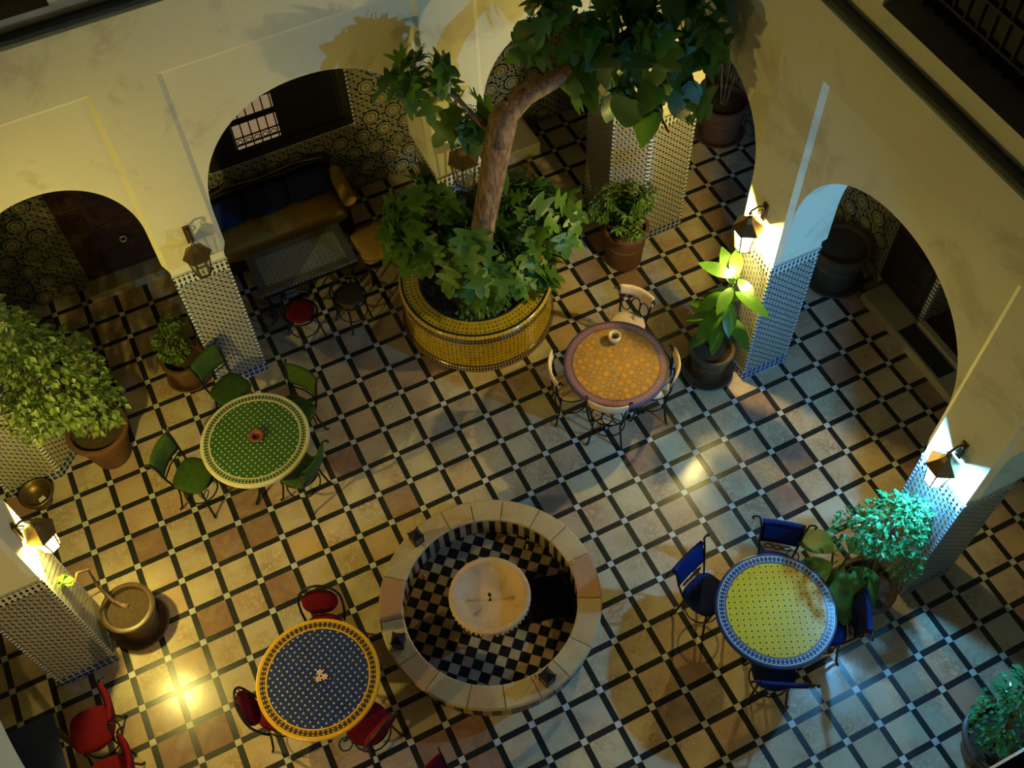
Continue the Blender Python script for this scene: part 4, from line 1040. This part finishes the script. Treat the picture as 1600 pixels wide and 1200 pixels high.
def chair(style, label, sx, sy, face_deg, cloth, group):
    """iron cafe chair; local +y is the way the sitter faces"""
    t = thing('cafe_chair', label, 'chair', (sx, sy, 0), math.radians(face_deg)-PI/2, group)
    zs = 1.30; ir = .032
    part('seat_hoop', MB().tube([(.52*math.cos(a), .52*math.sin(a), zs-.02) for a in [i*PI/10 for i in range(20)]], ir, 6, True), 'iron', t)
    for sx_, sy_ in ((1, 1), (-1, 1), (1, -1), (-1, -1)):
        part('leg', MB().tube([(.38*sx_, .36*sy_, zs), (.42*sx_, .40*sy_, .75), (.50*sx_, .50*sy_, .1), (.56*sx_, .56*sy_, .03)], ir, 6), 'iron', t, smooth=True)
    part('stretcher_hoop', MB().tube([(.50*math.cos(a), .48*math.sin(a), .6) for a in [i*PI/10 for i in range(20)]], .022, 5, True), 'iron', t)
    for s_ in (-1, 1):
        part('leg_scroll', MB().tube([(s_*(.30+.13*math.cos(q)), .42, 1.0+.13*math.sin(q)) for q in [i*PI/5 for i in range(10)]], .018, 5, True), 'iron', t)
    ex = 2.2 if style in ('band', 'oval') else 3.2
    part('seat_cushion', superpad(.55, .53, .17, ex=ex, z0=zs), cloth, t, smooth=True)
    if style == 'pad':       # padded upholstered back between two posts ending in scrolls
        for s_ in (-1, 1):
            part('back_post', MB().tube([(s_*.42, -.40, zs-.1), (s_*.48, -.52, 1.7), (s_*.52, -.60, 2.3), (s_*.56, -.70, 2.62), (s_*.62, -.80, 2.66), (s_*.64, -.82, 2.56)], ir, 6), 'iron', t, smooth=True)
        part('back_rail', MB().tube([(-.49, -.55, 1.72), (0, -.62, 1.72), (.49, -.55, 1.72)], .024, 6), 'iron', t)
        part('back_cushion', curved_pad(.52, 1.85, 2.62, .17, .10, .16), cloth, t, smooth=True)
    elif style == 'sling':   # cloth sling back with iron scrolls at the top corners
        for s_ in (-1, 1):
            part('back_post', MB().tube([(s_*.42, -.40, zs-.1), (s_*.50, -.55, 1.8), (s_*.55, -.68, 2.45), (s_*.62, -.78, 2.62)]+[(s_*(.62+.10-.10*math.cos(q)), -.80, 2.62+.10*math.sin(q)) for q in [.5*i for i in range(1, 9)]], .028, 6), 'iron', t, smooth=True)
        for s_ in (-1, 0, 1):
            part('back_ring', MB().tube([(s_*.24+.11*math.cos(q), -.53, 1.68+.11*math.sin(q)) for q in [i*PI/5 for i in range(10)]], .018, 5, True), 'iron', t)
        part('back_sling', curved_pad(.53, 1.82, 2.55, .07, .03, .20, y0=-.56), cloth, t, smooth=True)
        part('sling_roll', MB().tube([(-.55, -.78, 2.56), (-.2, -.80, 2.57), (.2, -.80, 2.57), (.55, -.78, 2.56)], .07, 8), cloth, t, smooth=True)
    elif style == 'band':    # thin bent wooden band over iron loops
        for s_ in (-1, 1):
            part('back_post', MB().tube([(s_*.42, -.38, zs-.1), (s_*.48, -.50, 1.8), (s_*.54, -.50, 2.3), (s_*.60, -.42, 2.5), (s_*.66, -.36, 2.44)], ir, 6), 'iron', t, smooth=True)
        for s_ in (-1, 0, 1):
            part('back_loop', MB().tube([(s_*.30+.15*math.cos(q), -.50-.08*(1-abs(s_)), 1.78+.33*math.sin(q)) for q in [i*PI/7 for i in range(14)]], .020, 5, True), 'iron', t)
        part('back_band', curved_pad(.58, 2.14, 2.52, .09, .16, .06, y0=-.46), cloth, t, smooth=True)
    else:                    # arched iron back with spokes and an oval cushion
        arch = [(-.50, -.38, zs-.1), (-.56, -.50, 1.7)]+[(-.56*math.cos(q), -.58-.16*math.sin(q), 2.1+.62*math.sin(q)) for q in [i*PI/10 for i in range(11)]]+[(.56, -.50, 1.7), (.50, -.38, zs-.1)]
        part('back_arch', MB().tube(arch, .034, 6), 'iron', t, smooth=True)
        part('inner_arch', MB().tube([(-.44*math.cos(q), -.57-.13*math.sin(q), 2.1+.48*math.sin(q)) for q in [i*PI/10 for i in range(11)]], .02, 5), 'iron', t, smooth=True)
        for i in range(1, 8):
            q = i*PI/8; part('back_spoke', MB().tube([(-.44*math.cos(q), -.57-.13*math.sin(q), 2.1+.48*math.sin(q)), (-.56*math.cos(q), -.58-.16*math.sin(q), 2.1+.62*math.sin(q))], .014, 4), 'iron', t)
        oc = superpad(.47, .36, .15, ex=2.2); oc.xf(Matrix.Translation((0, -.62, 2.10)) @ Matrix.Rotation(math.radians(-58), 4, 'X'))
        part('back_cushion', oc, cloth, t, smooth=True)
    return t
gg = 'green cushioned chairs at the green table'
chair('pad', 'green chair beside the green table on the side of the big ficus', 3.42, .22, -42, 'green_cloth', gg)
chair('pad', 'dark green chair between the green table and the mosaic pier', 5.28, 2.5, -62, 'green_cloth', gg)
chair('pad', 'green chair at the green table on the side of the yellow planter', 6.72, .90, 214, 'green_cloth', gg)
chair('pad', 'green chair tucked under the green table on the fountain side', 6.15, -.98, 128, 'green_cloth', gg)
gg = 'cream chairs at the orange-brown table'
chair('band', 'cream-backed chair behind the orange-brown table, farthest from the fountain', 16.9, -.85, 215, 'cream_cloth', gg)
chair('band', 'cream-backed chair between the orange-brown table and the rubber plant', 16.55, -3.02, 148, 'cream_cloth', gg)
chair('band', 'cream-backed chair in front of the orange-brown table with iron loops showing', 14.97, -3.2, 53, 'cream_cloth', gg)
chair('band', 'cream-backed chair between the orange-brown table and the yellow planter', 14.38, -1.98, -20, 'cream_cloth', gg)
gg = 'red cushioned chairs at the blue-topped table'
chair('oval', 'red oval-backed chair behind the blue-topped table, nearest the green table', 5.08, -5.82, -112, 'red_cloth', gg)
chair('oval', 'red oval-backed chair at the blue-topped table on the side of the bare potted stick', 3.3, -7.12, -3, 'red_cloth', gg)
chair('oval', 'red oval-backed chair at the blue-topped table on the side of the fountain', 5.2, -8.5, 113, 'red_cloth', gg)
gg = 'blue chairs at the yellow-topped table'
chair('sling', 'blue sling-backed chair behind the yellow-topped table, nearest the shiny bush', 16.42, -9.6, 232, 'blue_cloth', gg)
chair('sling', 'blue sling-backed chair at the yellow-topped table on the side of the fountain', 14.45, -9.38, -72, 'blue_cloth', gg)
chair('sling', 'blue sling-backed chair at the yellow-topped table beside the broad-leaved plant', 16.75, -11.48, 150, 'blue_cloth', gg)
chair('sling', 'blue sling-backed chair in front of the yellow-topped table, lowest in view', 14.92, -11.85, 60, 'blue_cloth', gg)
gg = 'red chairs under the left arch'
chair('pad', 'red chair at the dark blue table in the left corner, seat fully in view', -1.0, -5.55, 178, 'red_cloth', gg)
chair('pad', 'red chair at the left corner cut off by the bottom edge', -.9, -6.95, 178, 'red_cloth', gg)
chair('pad', 'red-orange chair back peeking in at the bottom edge below the fountain', 6.35, -11.2, -60, 'red_cloth', None)
# square table with dark blue cloth at bottom left
t = thing('square_table', 'square table under a dark blue cloth at the bottom left corner', 'table', (-2.75, -6.2, 0))
part('tabletop', MB().box(-1.15, 1.15, -1.05, 1.05, 2.15, 2.25), 'dark_wood', t, bevel=.02)
for sx_ in (-1, 1):
    for sy_ in (-1, 1): part('leg', MB().box(-.06, .06, -.06, .06, 0, 2.15), 'dark_wood', t, loc=(sx_*1.0, sy_*.9, 0))
tag(MB().box(-2.75-1.2, -2.75+1.2, -6.2-1.1, -6.2+1.1, 2.255, 2.29).build('table_cloth', 'navy_cloth', bevel=.02), 'dark blue cloth spread on the square corner table', 'tablecloth')

# ------------------------------------------------------------------ sofa corner under the central north arch
t = thing('sofa', 'long sofa with ochre seat and dark blue back cushions under the big arch', 'sofa', (8.75, 8.35, 0))
part('base', MB().box(-2.35, 2.35, -.6, 1.0, .12, .75), 'dark_wood', t, bevel=.03)
part('seat_cushion', superpad(2.35, .82, .55, 40, 7, z0=.75), 'yellow_cloth', t, smooth=True, loc=(0, .0, 0))
part('back_frame', MB().box(-2.4, 2.4, .88, 1.1, .12, 2.35), 'dark_wood', t, bevel=.04)
part('back_rail', MB().tube([(-2.4, .95, 2.2), (-1.2, .95, 2.5), (0, .95, 2.38), (1.2, .95, 2.5), (2.3, .95, 2.3)], .05, 6), 'brass', t, smooth=True)
for k in range(3):
    c = superpad(.76, .5, .42, 28, 4); c.xf(Matrix.Translation((-1.55+k*1.5, .68, 1.75)) @ Matrix.Rotation(math.radians(68), 4, 'X'))
    part('back_cushion', c, 'navy_cloth', t, smooth=True)
for s_ in (1, -1):
    part('arm_panel', MB().box(s_*2.35-.08, s_*2.35+.08, -.62, 1.0, .12, 1.55), 'dark_wood', t, bevel=.03)
    part('arm_bolster', MB().tube([(s_*2.42, -.75, 1.68), (s_*2.42, -.4, 1.72), (s_*2.42, .2, 1.72), (s_*2.42, .75, 1.72)], .24, 16), 'yellow_cloth', t, smooth=True)
for sx_ in (-1, 1):
    for sy_ in (-.5, .9): part('foot', MB().lathe([(.07, 0), (.09, .06), (.06, .12)], 10), 'dark_wood', t, loc=(sx_*2.2, sy_, 0))
t = thing('coffee_table', 'rectangular grey mosaic coffee table in front of the sofa', 'table', (8.9, 6.3, 0))
part('mosaic_top', MB().box(-1.35, 1.35, -.62, .62, 1.30, 1.40), 'grey_field', t)
m = NT('coffee_border'); u, v, w = m.xyz(m.obj()); f1 = m.math('FRACT', m.math('MULTIPLY', m.math('ADD', u, v), 9)); f2 = m.math('FRACT', m.math('MULTIPLY', m.math('SUBTRACT', u, v), 9))
m.bsdf(m.mix(m.math('GREATER_THAN', m.math('ADD', f1, f2), 1.0), (.02, .022, .025), (.22, .21, .16)), .3); MT['coffee_border'] = m.m
for b in ((-1.62, 1.62, -.88, -.62), (-1.62, 1.62, .62, .88), (-1.62, -1.35, -.62, .62), (1.35, 1.62, -.62, .62)):
    part('mosaic_border', MB().box(*b, 1.30, 1.404), 'coffee_border', t)
part('apron', MB().box(-1.6, 1.6, -.86, .86, 1.14, 1.30), 'iron', t)
for sx_ in (-1, 1):
    for sy_ in (-1, 1): part('leg', MB().tube([(sx_*1.5, sy_*.76, 1.14), (sx_*1.4, sy_*.66, .6), (sx_*1.5, sy_*.76, .03)], .05, 6), 'iron', t, smooth=True)
t = thing('ochre_stool', 'square stool with a draped ochre cushion between the sofa and the yellow planter', 'stool', (11.35, 5.95, 0), math.radians(8))
cu = superpad(.72, .72, .3, 32, 6, z0=1.08); part('cushion', cu, 'yellow_cloth', t, smooth=True)
part('seat_frame', MB().box(-.66, .66, -.66, .66, .98, 1.08), 'iron', t)
for sx_ in (-1, 1):
    for sy_ in (-1, 1): part('leg', MB().tube([(sx_*.6, sy_*.6, 1.0), (sx_*.55, sy_*.55, .5), (sx_*.62, sy_*.62, .03)], .04, 6), 'iron', t)
for s_ in (-1, 1): part('side_scroll', MB().tube([(.1+.28*math.cos(q)*(1-q/12), s_*.7, 1.15+.22*math.sin(q)*(1-q/12)) for q in [i*.5 for i in range(16)]], .025, 5), 'iron', t)
def stool(x, y, cloth, lab):
    t = thing('round_stool', lab, 'stool', (x, y, 0), .3, 'iron stools in front of the coffee table')
    part('seat_cushion', superpad(.46, .46, .14, 24, 2, z0=1.28), cloth, t, smooth=True)
    part('seat_hoop', MB().tube([(.52*math.cos(a), .52*math.sin(a), 1.27) for a in [i*PI/10 for i in range(20)]], .035, 6, True), 'iron', t)
    part('arm_hoop', MB().tube([(.58*math.cos(a), .58*math.sin(a), 1.62) for a in [PI*.05+i*PI*.9/10 for i in range(11)]], .03, 6), 'iron', t)
    for i in range(4):
        a = PI/4+i*PI/2; part('leg', MB().tube([(.5*math.cos(a), .5*math.sin(a), 1.62 if i < 2 else 1.27), (.46*math.cos(a), .46*math.sin(a), .9), (.6*math.cos(a), .6*math.sin(a), .03)], .03, 6), 'iron', t, smooth=True)
    part('stretcher_hoop', MB().tube([(.46*math.cos(a), .46*math.sin(a), .55) for a in [i*PI/8 for i in range(16)]], .022, 5, True), 'iron', t)
stool(8.15, 4.35, 'red_cloth', 'round iron stool with a red cushion before the coffee table')
stool(9.75, 4.2, 'dark_wood', 'round iron stool with a dark seat before the coffee table, next to the planter')

# ------------------------------------------------------------------ floor drains
for (x, y), lab in (((4.48, -8.3), 'square stone drain plate with a dark ring beside the blue-topped table'), ((17.65, -9.1), 'square stone drain plate with a dark ring behind the yellow-topped table')):
    t = thing('floor_drain', lab, 'drain', (x, y, 0))
    part('plate', MB().box(-.28, .28, -.28, .28, 0, .02), 'step_stone', t)
    for i in range(16):
        a = 2*PI*i/16; part('drain_slot', MB().box(-.018, .018, -.03, .03, .015, .024), 'black_tile', t, loc=(.17*math.cos(a), .17*math.sin(a), 0), rz=a)
